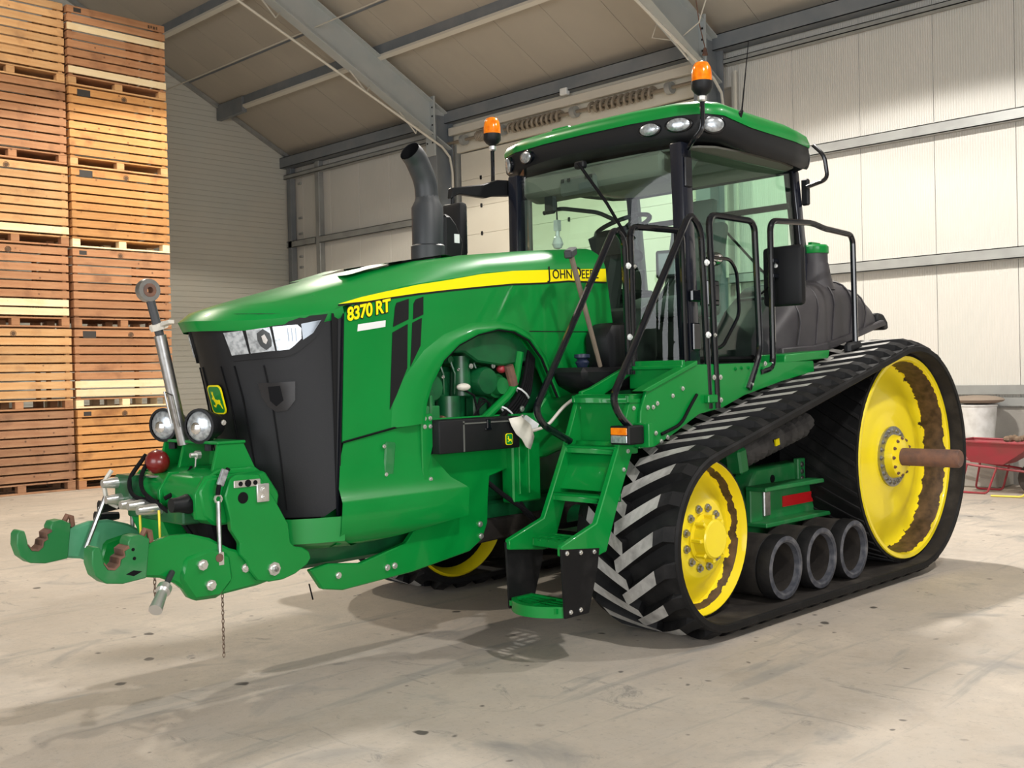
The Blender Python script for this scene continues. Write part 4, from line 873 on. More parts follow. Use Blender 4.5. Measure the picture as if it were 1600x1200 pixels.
tl = MB().box(-.60,-.46,-1.27,-1.13,1.16,1.265).build('turn_lamp', 'black_plastic', T, .008)
MB().box(-.606,-.60,-1.258,-1.142,1.215,1.255).build('amber_lens', 'amber', tl, .003); MB().box(-.606,-.60,-1.258,-1.142,1.170,1.212).build('clear_lens', 'lens_white', tl, .003)
MB().box(-.46,-.42,-1.30,-1.12,1.14,1.275).build('lamp_bracket', 'green', tl, .004)
# ================================================================== fuel tank, mirror on the rail
def sec_tank(x, y0, y1, zb, zt, r):
    """closed tank section in the y-z plane with rounded top corners"""
    out = [(x, y1, zb), (x, y0, zb), (x, y0, max(zb+.02, zt-r))]
    for i in range(1, 6):
        a = math.pi - math.pi/2*i/6; out.append((x, y0+r+r*math.cos(a), zt-r+r*math.sin(a)))
    out += [(x, y0+r, zt), (x, y1-.05, zt), (x, y1, zt-.05)]
    return out
tank = MB().rings([sec_tank(*a) for a in ((1.42,-.92,-.45,1.66,1.78,.06),(1.50,-.96,-.42,1.655,1.90,.09),(1.66,-.985,-.40,1.66,2.05,.13),(1.9,-1.0,-.38,1.68,2.19,.17),(2.15,-1.0,-.36,1.71,2.235,.19),(2.5,-1.0,-.36,1.77,2.235,.20),(2.75,-.99,-.36,1.84,2.17,.19),(2.92,-.97,-.37,1.88,2.08,.14),(3.0,-.95,-.38,1.90,2.0,.08))]).build('fuel_tank', 'tank_plastic', T, smooth=40)
for xx, zt in ((1.72,2.09),(1.98,2.20),(2.22,2.235),(2.5,2.235),(2.72,2.18)):
    zb = 1.67 + .15*max(0, xx-1.9); pts = [(xx-.04, -1.002, zb+.06), (xx, -1.005, zt-.2)] + [(xx, -1.0+.19-.195*math.cos(math.pi/2*i/5), zt-.19+.195*math.sin(math.pi/2*i/5)) for i in range(6)] + [(xx, -.5, zt+.004)]
    MB().tube(pts, .008, 6).build('tank_rib', 'tank_plastic', tank)
MB().prism([(1.45,1.65),(1.9,1.67),(2.2,1.71),(2.9,1.87),(3.05,1.90),(3.0,1.94),(2.2,1.77),(1.9,1.73),(1.45,1.71)], 'xz', -1.02, -.98).build('tank_flange', 'tank_plastic', tank, .008)
fn = MB().lathe([(.15,2.16),(.125,2.25),(.105,2.36),(.10,2.37),(.10,2.44),(0,2.44)], (2.27, -.82, 0), 'z', 20).build('filler_neck', 'tank_plastic', tank)
MB().lathe([(.105,2.44),(.108,2.445),(.108,2.49),(.095,2.505),(0,2.505)], (2.27,-.82,0), 'z', 20).obox((2.27,-.82,2.515), (.13,.03,.025)).build('filler_cap', 'green', fn)
MB().prism([(2.98,1.93),(3.0,2.0),(3.10,1.99),(3.17,1.93),(3.18,1.87),(3.10,1.86),(3.08,1.92),(3.03,1.90)], 'xz', -.97, -.86).build('rear_hook', 'black_plastic', tank, .012)
mrr = MB().box(1.08, 1.15, -1.39, -1.09, 1.98, 2.38).build('side_mirror', 'black_plastic', T, .03, seg=2)
MB().box(1.15,1.154,-1.36,-1.12,2.01,2.35).build('mirror_glass', 'chrome', mrr)
for yy in (-1.20, -1.165): bolt(mrr, 1.08, yy, 2.25, .014, 'x', -1, m='white_label')
MB().tube(fillet([(1.075,-1.19,2.16),(1.06,-1.14,2.10),(1.05,-1.10,2.07)], .03), .007, 6).build('mirror_cable', 'black_matte', mrr)
for zz in (2.28, 2.18): MB().obox((1.04,-1.20,zz), (.08,.05,.03)).build('mirror_clamp', 'black_gloss', mrr, .005)
MB().prism([(2.0,1.66),(2.2,1.70),(2.2,1.76),(2.0,1.74)], 'xz', -1.24, -1.18).build('rail_foot', 'black_plastic', T, .02)
# ================================================================== cab
cab = MB().box(.50, 2.25, -.80, .80, 1.50, 1.63).build('cab_floor', 'black_plastic', T, .02)
def post(p0, p1, w_=.045, m='black_gloss', name='cab_post', d=None):
    d = d or w_
    p0, p1 = Vector(p0), Vector(p1)
    return MB().rings([[p+Vector((sx*w_, sy*d, 0)) for sx, sy in ((-1,-1),(1,-1),(1,1),(-1,1))] for p in (p0, p1)]).build(name, m, cab, .014, seg=2)
for s in (-1, 1):
    fp = post((.66, s*.79, 1.58), (.64, s*.76, 3.08), .058, 'post_blue', 'front_post', .05)
    MB().box(.62,.70, s*.845-.008, s*.845+.008, 1.70, 1.88).build('hinge_plate', 'black_gloss', fp, .006)
    MB().box(.60,.72, s*.84-.02, s*.84+.02, 2.02, 2.10).build('door_hinge', 'black_gloss', fp, .01)
    MB().box(.60,.68, s*.82-.008, s*.82+.008, 2.78, 2.98).build('hinge_plate', 'black_gloss', fp, .006)
    post((2.20, s*.78, 1.95), (2.05, s*.76, 3.06), .045, 'post_blue', 'rear_post')
    post((1.45, s*.80, 1.60), (2.16, s*.79, 2.06), .028, 'black_gloss', 'lower_frame')
    MB().tube([(1.50, s*.83, 1.66), (1.92, s*.83, 2.0)], .016, 6).build('green_trim', 'green', cab)
    # door glass: one flat pane with a slanted rear lower corner
    MB().prism([(.73,1.655),(1.40,1.655),(2.10,2.10),(2.0,3.04),(.71,3.04)], 'xz', s*.785, s*.779).build('door_glass', 'cab_glass', cab, smooth=0)
    MB().tube(fillet([(.74,s*.79,1.64),(1.42,s*.79,1.64),(2.12,s*.79,2.09),(2.02,s*.78,3.05)], .06), .02, 6).build('door_seal', 'black_matte', cab)
MB().tube(fillet([(.84,-.815,2.32),(.88,-.83,2.33),(1.10,-.83,2.33),(1.18,-.83,2.25),(1.20,-.83,1.95),(.98,-.83,1.72),(.88,-.82,1.71)], .06), .013, 7).build('inner_grab_rail', 'black_gloss', cab)
MB().box(.78,.92,-.86,-.79,2.0,2.17).box(.80,.90,-.875,-.86,2.03,2.14).build('door_handle', 'black_gloss', cab, .012)
# windscreen: bowed forward
wsx = lambda y, z: .64 - .16*(1-(abs(y)/.73)**2) + .0*z
ys = [-.73+1.46*i/12 for i in range(13)]
b = MB(); b.rings([[(wsx(y, z)-.04*(3.06-z)/1.4*(1-(abs(y)/.73)**2), y, z) for y in ys] for z in (1.62,2.0,2.4,2.8,3.12)], False, False)
ws = b.build('windscreen', 'cab_glass', cab, smooth=60)
MB().prism([(2.05,1.95),(2.06,1.95),(2.06,3.05),(2.05,3.05)], 'xz', -.72, .72).build('rear_window', 'cab_glass', cab, smooth=0)
MB().tube([(.42,-.05,3.03),(.435,-.29,2.72),(.45,-.44,2.48)], .011, 6).build('wiper_arm', 'black_matte', ws)
MB().obox((.445,-.05,3.02),(.05,.09,.05)).build('wiper_motor', 'black_plastic', ws, .01)
MB().tube([(2.09,-.1,2.72),(2.09,-.45,2.35),(2.09,-.5,2.30)], .010, 6).build('rear_wiper', 'black_matte', cab)
MB().box(2.03,2.08,-.74,.74,2.78,2.82).build('rear_window_bar', 'black_matte', cab)
# roof
def plan(f, zz, n=10):
    """rounded roof outline scaled by f about (1.30, 0)"""
    hx0, hx1, hy = .47, 2.12, 1.0; out = []
    base = [(2.10,.80),(1.99,.95),(1.7,1.0),(1.1,1.02),(.80,1.0),(.68,.93),(.61,.75),(.57,.40),(.56,0)]
    full = base + [(x, -y) for x, y in base[::-1][1:]]
    return [(1.30+(x-1.30)*f, y*f, zz(x, y) if callable(zz) else zz) for x, y in full]
lowz = lambda x, y: 3.05 + .02*math.cos(y*1.4) - (.02 if x > 1.3 else 0)
bz = lambda x: interp(x, [(.56, .065), (.8, .05), (1.15, 0), (2.2, 0)])
band = MB().rings([plan(.88, lambda x, y: 3.09), plan(.955, lambda x, y: 3.04+bz(x)*.9), plan(.992, lambda x, y: 3.07+bz(x)), plan(1.0, lambda x, y: 3.14+bz(x)), plan(.995, lambda x, y: 3.215+bz(x))]).build('roof_band', 'black_plastic', cab, smooth=50)
rf = MB().rings([plan(1.003, lambda x, y: 3.195+bz(x)), plan(1.004, lambda x, y: 3.225+bz(x)), plan(.985, lambda x, y: 3.28+bz(x)*.75), plan(.93, lambda x, y: 3.325+bz(x)*.5), plan(.80, lambda x, y: 3.36+bz(x)*.3), plan(.5, lambda x, y: 3.385), plan(.05, lambda x, y: 3.39)]).build('roof_cap', 'green', cab, smooth=60)
MB().box(.66,.76,.25,.42,3.35,3.385).build('roof_hatch_knob', 'green', rf, .01)
MB().rings([plan(.90, 3.066), plan(.90, 3.052)]).build('headliner', 'headliner', cab, smooth=0)
MB().prism([(.62,3.06),(.62,2.90),(.78,2.86),(1.0,2.95),(1.1,3.06)], 'xz', -.62, .70).build('roof_console', 'headliner', cab, .03)
rc = MB().box(.60,.66,-.05,.30,2.86,2.99).build('radio_panel', 'interior_grey', cab, .02)
MB().box(.592,.60,-.02,.10,2.885,2.93).build('radio_display', 'screen_grey', rc); 
for yy in (.20,.26,.03,-.01): MB().box(.593,.60,yy-.012,yy+.012,2.955,2.98).build('switch', 'interior_dark', rc)
def roof_lamp(x, y, z, nx, ny, a, bb, par=cab):
    """oval work lamp let into the roof band, facing (nx, ny)"""
    n = Vector((nx, ny, -.12)).normalized(); u = Vector((-ny, nx, 0)).normalized(); v = n.cross(u); c0 = Vector((x, y, z))
    rgs = []
    for f, d in ((1.12,-.03),(1.12,.012),(1.0,.016)):
        rgs.append([c0+n*d+(u*math.cos(2*math.pi*k/20)*a+v*math.sin(2*math.pi*k/20)*bb)*f for k in range(20)])
    L_ = MB().rings(rgs).build('work_lamp', 'black_gloss', par, smooth=40)
    rgs = [[c0+n*d+(u*math.cos(2*math.pi*k/20)*a+v*math.sin(2*math.pi*k/20)*bb)*f for k in range(20)] for f, d in ((.98,.012),(.9,.020),(.4,.026),(.05,.027))]
    MB().rings(rgs).build('lamp_lens', 'lens_white', L_, smooth=60)
roof_lamp(.58,-.56,3.195,-1,-.18,.075,.042); roof_lamp(.61,-.775,3.195,-1,-.35,.085,.045); roof_lamp(.71,-.975,3.175,-.75,-1,.075,.052)
roof_lamp(.585,.60,3.195,-1,.2,.07,.045); roof_lamp(.65,.85,3.18,-1,.5,.06,.06); roof_lamp(2.10,-.86,3.13,1,-.6,.03,.06)
def beacon(y, x=.58):
    s = -1 if y < 0 else 1
    st = MB().tube(fillet([(.62, s*.84, 3.03), (.56, s*(.95), 3.02) if s > 0 else (.56, s*.92, 3.06), (x, y, 3.12), (x, y, 3.37)], .07), .016, 8).build('beacon_stem', 'black_gloss', cab)
    MB().lathe([(.02,3.34),(.05,3.36),(.068,3.385),(.07,3.43),(0,3.43)], (x, y, 0), 'z', 18).build('beacon_base', 'black_plastic', st)
    MB().lathe([(.066,3.43),(.066,3.48),(.060,3.52),(.045,3.55),(.02,3.56),(0,3.562)], (x, y, 0), 'z', 18).build('beacon_dome', 'amber', st, smooth=60)
    MB().lathe([(.022,3.30),(.03,3.31),(.03,3.335),(.02,3.34)], (x, y, 0), 'z', 10).build('beacon_clamp', 'zinc', st)
beacon(-.985); beacon(.965)
an = MB().tube([(.98,-.985,3.20),(.99,-1.0,3.28),(1.02,-1.0,3.31)], [.016,.02,.012], 8).tube([(1.02,-1.0,3.31),(1.12,-1.0,3.80)], [.006,.003], 6).build('antenna', 'black_matte', cab)
MB().tube(fillet([(2.10,-.92,3.24),(2.16,-.98,3.16),(2.17,-1.0,2.98),(2.10,-.86,2.93)], .05), .016, 8).build('roof_grab', 'black_gloss', cab)
MB().box(2.12,2.16,-.86,-.80,2.80,3.0).build('rear_lamp_bracket', 'black_plastic', cab, .01)
MB().box(2.19,2.23,-.86,-.82,2.25,2.45).build('rear_marker', 'black_plastic', cab, .01)
# interior
MB().box(.62,1.0,-.30,.42,1.60,2.02).build('dashboard', 'interior_dark', cab, .08, seg=2)
col_ = MB().tube([(.80,.08,1.9),(.96,.08,2.42),(1.02,.08,2.60)], [.10,.08,.06], 10).obox((.93,.08,2.53), (.20,.26,.14), ry=-.4).build('steering_column', 'interior_dark', cab, .0)
cw = Vector((1.06,.08,2.66)); tilt = math.radians(-28); ring_ = []
for k in range(29):
    a = 2*math.pi*k/28; p = Vector((.21*math.cos(a), .21*math.sin(a), 0)); p.rotate(Matrix.Rotation(tilt, 3, 'Y')); ring_.append(cw+p)
b = MB().tube(ring_, .018, 8, False)
for a in (0, 2.1, 4.2):
    p = Vector((.2*math.cos(a), .2*math.sin(a), 0)); p.rotate(Matrix.Rotation(tilt, 3, 'Y')); b.tube([cw-Vector((0,0,.03)), cw+p], .014, 6)
b.ell(tuple(cw-Vector((0,0,.03))), (.06,.06,.03)); b.build('steering_wheel', 'interior_dark', cab)
MB().ell((.90,-.16,2.40), (.05,.06,.05)).tube([(.9,-.16,2.4),(.93,.0,2.45)], .015, 6).build('shuttle_lever', 'interior_dark', cab)
se = MB().box(1.35,1.85,-.27,.27,1.98,2.14).build('seat', 'seat_fabric', cab, .06, seg=3)
MB().prism([(1.80,2.08),(1.98,2.70),(1.90,2.74),(1.74,2.10)], 'xz', -.26, .26).build('seat_back', 'seat_fabric', se, .04, seg=2)
MB().prism([(1.95,2.72),(2.0,2.92),(1.92,2.93),(1.88,2.73)], 'xz', -.15, .15).build('head_rest', 'seat_fabric', se, .03, seg=2)
MB().box(1.40,1.80,-.22,.22,1.63,1.98).build('seat_base', 'interior_dark', se, .04)
MB().box(1.25,1.75,.30,.44,2.14,2.22).build('arm_rest', 'interior_dark', se, .03)
MB().prism([(1.20,1.65),(1.9,1.65),(1.9,2.10),(1.45,2.16),(1.15,2.06)], 'xz', .34, .74).build('side_console', 'interior_dark', cab, .03)
mo = MB().obox((1.02,-.40,2.33), (.05,.24,.20), rz=.35).build('monitor', 'interior_dark', cab, .012); MB().obox((.99,-.412,2.33), (.012,.19,.15), rz=.35).build('monitor_screen', 'screen_grey', mo)
MB().tube([(1.03,-.40,2.25),(1.0,-.30,2.1),(.9,-.2,2.0)], .018, 7).build('monitor_arm', 'interior_dark', mo)
MB().ell((1.0,-.74,2.33), (.05,.10,.055)).build('inside_mirror', 'chrome', cab)
MB().tube(fillet([(.70,.55,2.78),(.72,.40,2.80),(.80,.10,2.74),(.84,-.05,2.66)], .05), .016, 7).build('visor_bar', 'interior_dark', cab)
MB().box(.66,.70,.40,.52,2.76,2.98).build('inside_lamp', 'interior_dark', cab, .02)
MB().lathe([(0,2.50),(.03,2.51),(.045,2.54),(.03,2.585),(.016,2.60),(.016,2.64)], (.75,.46,0), 'z', 12).box(.73,.77,.44,.48,2.64,2.72).build('bulb_reflection', 'bulb_reflection_pale', cab)  # reflection modelled as a solid bulb shape; no bulb hangs here
MB().tube([(.75,.46,2.7),(.74,.46,2.98)], .006, 5).build('bulb_reflection_cord', 'interior_dark', cab)  # upper part of the modelled reflection
MB().box(1.9,1.93,.55,.64,2.05,2.42).build('inside_bottle_rack', 'interior_dark', cab, .01)
MB().box(.66,.70,.66,.72,2.05,2.9).build('post_trim', 'interior_grey', cab, .01)
MB().box(1.05,1.35,-.5,.3,1.63,1.66).build('floor_mat', 'interior_dark', cab)
# ================================================================== front hitch
BR = [(-2.63,1.02),(-2.60,1.10),(-2.565,1.118),(-2.445,1.113),(-2.36,.985),(-2.285,.852),(-2.275,.76),(-2.25,.735),(-2.205,.725),(-2.165,.70),(-2.155,.665),(-2.18,.635),(-2.25,.60),(-2.322,.582),(-2.40,.582),(-2.466,.598),(-2.505,.65),(-2.525,.70),(-2.56,.735),(-2.555,.79),(-2.60,.86),(-2.605,.92)]
for s in (-1, 1):
    hp = MB().prism(BR, 'xz', s*.465, s*.425).build('hitch_plate', 'green', T, .006)
    bolt(hp, -2.375, s*.466, .643, .034, 'y', s, h=.022); bolt(hp, -2.375, s*.487, .643, .014, 'y', s, h=.012, m='steel')
    MB().box(-2.585, -2.44, s*.466, s*.472, 1.055, 1.09).build('hole_strip', 'zinc', hp, .003)
    for hx in (-2.55, -2.51, -2.47): MB().lathe([(0, s*.473), (.012 if hx != -2.51 else .018, s*.473), (.012, s*.470), (0, s*.47)], (hx, 0, 1.073), 'y', 10).build('strip_hole', 'black_matte', hp)
    MB().lathe([(0, s*.4665), (.028, s*.4665), (.028, s*.464), (0, s*.464)], (-2.535, 0, 1.005), 'y', 16).build('plate_hole', 'black_matte', hp)
    MB().box(-2.465,-2.395, s*.466, s*.478, .975, 1.065).build('stop_block', 'zinc', hp, .014, seg=2)
    bolt(hp, -2.43, s*.478, 1.035, .016, 'y', s); bolt(hp, -2.43, s*.478, .998, .012, 'y', s)
    # lower link with claw hook
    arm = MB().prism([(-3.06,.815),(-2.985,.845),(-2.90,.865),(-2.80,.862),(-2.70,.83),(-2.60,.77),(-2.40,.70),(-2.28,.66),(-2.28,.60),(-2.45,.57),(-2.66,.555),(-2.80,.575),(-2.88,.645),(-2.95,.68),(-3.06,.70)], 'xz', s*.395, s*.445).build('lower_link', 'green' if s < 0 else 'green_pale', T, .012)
    MB().prism([(-2.87,.66),(-2.84,.76),(-2.70,.79),(-2.60,.745),(-2.585,.62),(-2.66,.545),(-2.80,.55)], 'xz', s*.46, s*.38).build('link_knuckle', 'green', arm, .02)
    for bx, bz in ((-2.755,.715),(-2.715,.615)):
        bolt(arm, bx, s*.461, bz, .026, 'y', s, h=.026)
    MB().lathe([(0, s*.463), (.02, s*.463), (.02, s*.46), (0, s*.46)], (-2.665, 0, .735), 'y', 12).build('link_hole', 'rust', arm)
    bolt(arm, -2.52, s*.446, .665, .022, 'y', s)
    hook = MB().prism([(-3.01,.868),(-3.055,.892),(-3.098,.888),(-3.112,.862),(-3.108,.84),(-3.128,.83),(-3.125,.805),(-3.145,.795),(-3.15,.77),(-3.175,.752),(-3.205,.758),(-3.222,.785),(-3.230,.83),(-3.238,.858),(-3.258,.862),(-3.272,.845),(-3.275,.79),(-3.258,.735),(-3.215,.697),(-3.14,.685),(-3.03,.695)], 'xz', s*.375, s*.465).build('claw_hook', 'green_dusty', arm, .004)
    MB().prism([(-3.106,.838),(-3.13,.828),(-3.127,.803),(-3.147,.793),(-3.152,.768),(-3.175,.750),(-3.205,.756),(-3.224,.785),(-3.222,.79),(-3.204,.765),(-3.177,.759),(-3.158,.775),(-3.153,.80),(-3.133,.81),(-3.135,.835),(-3.11,.85)], 'xz', s*.372, s*.4665).build('worn_seat', 'rust', hook)
    for bx, bz in ((-3.09,.83),(-3.085,.79)): MB().lathe([(0, s*.4665), (.008, s*.4665), (.008, s*.464), (0, s*.464)], (bx, 0, bz), 'y', 8).build('hook_hole', 'black_matte', hook)
    MB().prism([(-3.125,.725),(-3.09,.738),(-3.05,.728),(-3.09,.712)], 'xz', s*.4665, s*.464).build('hook_slot', 'black_matte', hook)
    MB().tube([(-3.03, s*.42, .87), (-3.01, s*.42, .905), (-2.99, s*.42, .895), (-2.985, s*.42, .855), (-2.995, s*.42, .845)], .014, 6).build('hook_latch', 'rust', hook)
    # lift cylinder / stay rod with hook
    MB().tube([(-2.655, s*.445, 1.0), (-2.655, s*.448, .72)], .011, 7).build('stay_rod', 'steel', T)
    MB().tube([(-2.655+.018*math.cos(k*.785), s*.445, 1.01+.018*math.sin(k*.785)) for k in range(9)], .006, 5).box(-2.668,-2.642, s*.462, s*.435, .70, .76).build('stay_eye', 'zinc', T)
    # hanging chains made of links
for (cx, cy, z0, z1) in ((-2.62,-.40,.56,.255), (-2.965,-.41,.68,.57)):
    ch = MB(); zz = z0; k = 0
    while zz > z1:
        ring_ = []
        for a in range(9):
            t = a*math.pi/4; u, v = .006*math.cos(t), .013*math.sin(t)
            ring_.append((cx+(u if k % 2 else 0), cy+(0 if k % 2 else u), zz+v))
        ch.tube(ring_, .0024, 4, False); zz -= .020; k += 1
    ch.build('chain', 'rusty_chain', T)
MB().tube([(-2.90,-.45,.70),(-2.955,-.50,.66)], .014, 8).build('drop_pin', 'exhaust_grey', T)
dp = MB().tube([(-2.96,-.50,.655),(-3.06,-.60,.575)], [.02,.03], 12).build('drop_pin_handle', 'zinc', T)
MB().tube([(-2.965,-.506,.65),(-2.985,-.525,.635)], .033, 12).build('handle_collar', 'zinc', dp)
# centre casting and top bracket
hh = MB().prism([(-2.74,1.05),(-2.70,1.11),(-2.38,1.12),(-2.30,1.0),(-2.32,.88),(-2.66,.88),(-2.72,.93)], 'xz', -.42, .30).build('hitch_head', 'green', T, .012)
MB().box(-2.76,-2.66,-.30,.28,.885,.955).build('coupler_rail', 'green_engine', hh, .008)
MB().box(-2.80,-2.70,.16,.34,.94,1.10).build('valve_block', 'green_engine', hh, .012)
MB().prism([(-2.66,1.11),(-2.60,1.14),(-2.40,1.14),(-2.36,1.11)], 'xz', -.36, .24).build('head_cap', 'green', hh, .008)
for yy in (-.40,-.05,.25): MB().prism([(-2.755,1.04),(-2.70,1.12),(-2.64,1.12),(-2.64,.90),(-2.755,.92)], 'xz', yy-.012, yy+.012).build('head_web', 'green', hh, .003)
MB().prism([(-2.76,.90),(-2.60,.90),(-2.60,.60),(-2.70,.60),(-2.74,.68),(-2.71,.78)], 'xz', -.05, .26).build('hitch_leg', 'green', T, .015)
MB().prism([(-2.66,.90),(-2.40,.90),(-2.40,.60),(-2.55,.55)], 'xz', -.33, -.08).build('pto_guard', 'black_matte', T, .02)
MB().cyl((-2.72,-.20,.70), (-2.50,-.20,.70), .03).build('pto_shaft', 'steel', T)
for yy in (-.31, .02, .22): MB().prism([(-2.62,1.10),(-2.575,1.265),(-2.44,1.265),(-2.36,1.10)], 'xz', yy-.012, yy+.012).build('top_bracket_plate', 'green', T, .004)
MB().box(-2.585,-2.43,-.33,.24,1.257,1.272).build('top_bracket_bridge', 'green', T, .004)
bolt(T, -2.60, -.18, 1.205, .022, 'x', -1, h=.05); MB().tube([(-2.62,-.18,1.19),(-2.63,-.19,1.15),(-2.62,-.16,1.14)], .004, 5).build('lynch_pin', 'zinc', T)
# top link with eye, pointing up
tp = MB().tube([(-2.575,.02,1.25),(-2.69,.02,1.80)], .030, 12).build('top_link', 'steel', T)
MB().tube([(-2.685,.02,1.78),(-2.735,.02,1.97)], .022, 10).build('link_screw', 'exhaust_grey', tp)
MB().tube([(-2.69,.02,1.83),(-2.70,.02,1.86)], .044, 10).obox((-2.695,-.01,1.85), (.03,.20,.018), rx=-.12).build('locking_handle', 'pale_steel', tp)
MB().lathe([(.034,-.022),(.056,-.022),(.06,0),(.056,.022),(.034,.022)], (-2.748,.02,2.022), 'y', 20, True).build('link_eye', 'steel', tp)
MB().lathe([(.016,-.026),(.034,-.024),(.034,.024),(.016,.026)], (-2.748,.02,2.022), 'y', 16, True).build('ball_bush', 'rust', tp)
MB().tube([(-2.62,-.02,1.34),(-2.66,-.03,1.50),(-2.70,-.03,1.52),(-2.67,-.04,1.36)], .006, 6).build('spring_clip', 'steel', tp)
# work lamps on stalks
for yy in (.205, -.165):
    RM = Matrix.Translation((-2.58, yy, 1.345)) @ Matrix.Rotation(math.radians(24), 4, 'Z')
    wl_ = MB().lathe([(0,.15),(.03,.15),(.058,.115),(.080,.03),(.088,.0),(.088,-.018),(.074,-.02)], (0, 0, 0), 'x', 24).xform(RM).build('front_work_lamp', 'black_plastic', T, smooth=40)
    MB().lathe([(.075,-.012),(.062,-.022),(.03,-.028),(0,-.030)], (0, 0, 0), 'x', 20).xform(RM).build('lamp_lens', 'lens_white', wl_, smooth=60)
    MB().lathe([(.03,-.029),(.02,-.034),(0,-.036)], (0, .01, -.01), 'x', 12).xform(RM).build('bulb_shield', 'chrome', wl_)
    MB().tube([(-2.54,yy,1.29),(-2.54,yy,1.22)], .022, 8).build('lamp_stalk', 'black_plastic', wl_)
    bolt(wl_, -2.50, yy-.075, 1.36, .014)
MB().ell((-2.68,.10,1.165), (.06,.07,.062)).build('tail_lamp', 'red_lens', T)
MB().lathe([(.075,-.01),(.08,.0),(.0,.0)], (-2.66,.10,1.10), 'z', 14).build('lamp_seat', 'zinc', T)
# hydraulic couplers, hoses and cables
for yy, zz, m_ in ((.30,1.06,'zinc'), (.26,.98,'zinc'), (.10,.965,'zinc'), (.02,.965,'zinc'), (-.08,.95,'zinc')):
    MB().lathe([(0,-.09),(.02,-.09),(.024,-.06),(.028,-.03),(.028,.03),(0,.03)], (-2.79, yy, zz), 'x', 12).build('coupler', m_, T)
MB().lathe([(0,-.10),(.034,-.10),(.036,-.06),(.048,-.02),(.048,.03),(0,.03)], (-2.72,-.30,.985), 'x', 14).build('trailer_socket', 'black_plastic', T)
MB().tube(fillet([(-2.80,.36,1.12),(-2.84,.37,1.06),(-2.83,.36,.96),(-2.78,.34,.93)], .03), .012, 6).build('coupler_guard', 'pale_steel', T)
for pts in ([(-2.66,.13,1.22),(-2.76,.12,1.12),(-2.80,.04,1.03),(-2.78,-.10,.97),(-2.72,-.20,.90),(-2.66,-.22,.80)], [(-2.70,.18,1.20),(-2.80,.18,1.08),(-2.82,.10,1.0),(-2.76,-.06,.98)], [(-2.60,-.10,1.14),(-2.70,-.16,1.04),(-2.76,-.12,1.0)], [(-2.60,-.45,1.15),(-2.655,-.455,1.08),(-2.66,-.45,1.03)]):
    MB().tube(fillet(pts, .07), .011, 6).build('cable', 'black_matte', T)
for yy in (.06, -.14):
    MB().tube([(-2.80,yy,.95),(-2.80,yy-.004,.86),(-2.795,yy,.70)], .006, 6).lathe([(.0,.05),(.014,.05),(.014,.015),(.026,.01),(.026,-.005),(0,-.005)], (-2.795,yy,.66), 'z', 10).build('pull_cable', 'cable_yellow', T)
MB().tube([(-2.85,.33,.99),(-2.95,.35,.74)], .012, 7).build('far_stay_rod', 'steel', T)
for a in (0, .12):
    vh = MB().tube([(-2.72,.42+a*.4,.93-a*.5),(-2.84,.43+a*.4,.93-a*.5)], [.02,.034], 10).build('drain_valve', 'black_plastic', T)
    MB().tube([(-2.84,.43+a*.4,.93-a*.5),(-2.85,.43+a*.4,.86-a*.5)], .006, 5).build('valve_lever', 'steel', vh)
MB().tube([(-2.06,-.30,.50),(-2.08,-.36,.43)], .004, 5).build('loose_wire', 'black_matte', T)
MB().obox((-2.635,-.455,1.11), (.035,.02,.08), ry=.4).build('hydraulic_tag', 'lens_white', T, .004)
# ================================================================== loose things
hm = empty('sledge_hammer', (-.17, -.71, 1.603), 0, 'long-handled hammer leaning on the platform beside the hood', 'hammer')
MB().tube([(.0,0,.0),(-.28,-.03,.66)], [.014,.017], 8).build('handle', 'tool_wood', hm)
MB().obox((-.285,-.03,.68), (.15,.05,.05), rz=.5, ry=-.25).build('head', 'exhaust_grey', hm, .008)
# wheelbarrow with rubble against the wall
wb = empty('wheelbarrow', (8.15, .05, 0), 0, 'red wheelbarrow full of rubble standing against the long wall', 'wheelbarrow')
mat('red_paint', (.34,.035,.05), .5, var=(5.0,(.25,.05,.05),.4,.7)); mat('rubble', (.22,.15,.10), .95, var=(8.0,(.35,.27,.2),.4,.7), bump=(20,.5))
mat('tub_dirt', (.16,.11,.08), .8); mat('tyre', (.05,.04,.035), .9); mat('hose_yellow', (.80,.66,.10), .5); mat('bucket_white', (.74,.74,.72), .5, var=(6.0,(.52,.51,.48),.40,.70)); mat('sack', (.30,.24,.19), .95, bump=(25,.4))
tr = [[(-.30,.42,.64),(.30,.42,.64),(.30,-.52,.62),(-.30,-.52,.62)], [(-.20,.26,.38),(.20,.26,.38),(.20,-.12,.36),(-.20,-.12,.36)]]
MB().rings([tr[0], tr[1]], True, False).add(tr[1], [(0,1,2,3)]).build('tub', 'red_paint', wb, smooth=0)
MB().tube([(-.30,.42,.64),(.30,.42,.64),(.30,-.52,.62),(-.30,-.52,.62),(-.30,.42,.64)], .015, 6).build('tub_rim', 'red_paint', wb)
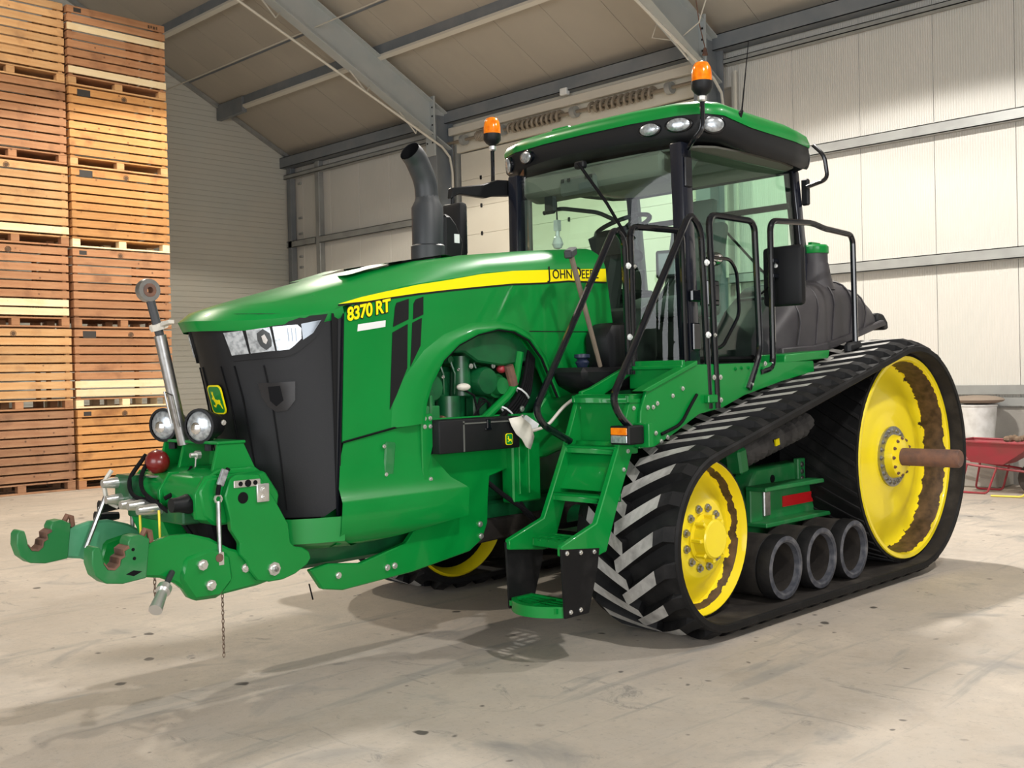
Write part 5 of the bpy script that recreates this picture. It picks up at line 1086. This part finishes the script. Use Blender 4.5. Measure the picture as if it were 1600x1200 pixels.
for sx in (-1, 1):
    MB().tube([(sx*.22,.75,.42),(sx*.20,.2,.34),(sx*.08,-.55,.26)], .016, 6).build('frame_bar', 'red_paint', wb)
    MB().tube(fillet([(sx*.20,.30,.36),(sx*.24,.38,.014),(sx*.24,.05,.014),(sx*.2,-.05,.33)], .05), .013, 6).build('leg', 'red_paint', wb)
MB().lathe([(.07,-.05),(.16,-.05),(.19,-.03),(.19,.03),(.16,.05),(.07,.05)], (0,-.42,.19), 'x', 20, True).build('wheel', 'tyre', wb)
MB().tube([(-.1,-.42,.19),(.1,-.42,.19)], .02, 8).build('axle', 'rust', wb)
for k in range(9):
    rr = random.uniform(.042,.050); ob = MB().ell((0,0,0), (rr, rr*random.uniform(.8,1.1), rr*.85), 7, 5).build('rubble_lump', 'rubble', None, smooth=0)
    ob.location = (8.03+.12*(k%3), -.34+.12*(k//3), .665); ob.rotation_euler = (0, 0, random.random()*3)
    tag(ob, 'lump of brown rubble heaped in the red wheelbarrow', 'rubble', 'rubble in the wheelbarrow')
bk = MB().lathe([(0,0),(.20,0),(.235,.42),(.245,.43),(.245,.45),(.225,.45),(.19,.03),(0,.03)], (0,0,0), 'z', 24).build('white_tub', 'bucket_white', None); bk.location = (8.82, .56, .60)
tag(bk, 'tall white plastic tub standing behind the wheelbarrow', 'tub')
bx_ = MB().box(8.56, 9.10, .22, .90, 0, .598).build('support_block', 'plinth', None, .02); tag(bx_, 'grey concrete block under the white tub', 'block')
sk = MB().ell((8.82,.56,1.11), (.27,.34,.06), 16, 8).build('sacking', 'sack', None, smooth=60); tag(sk, 'brown sacking thrown over the white tub', 'sack')
hs = MB().tube(fillet([(7.7,-.02,.013),(7.75,-.25,.013),(7.72,-.40,.02),(7.75,-.48,.30),(7.8,-.55,.62),(7.95,-.75,.80),(8.2,-1.0,.70),(8.5,-1.3,.2),(8.55,-1.6,.013)], .12), .012, 7).build('yellow_hose', 'hose_yellow', None)
tag(hs, 'yellow hose trailing on the floor beside the wheelbarrow', 'hose')
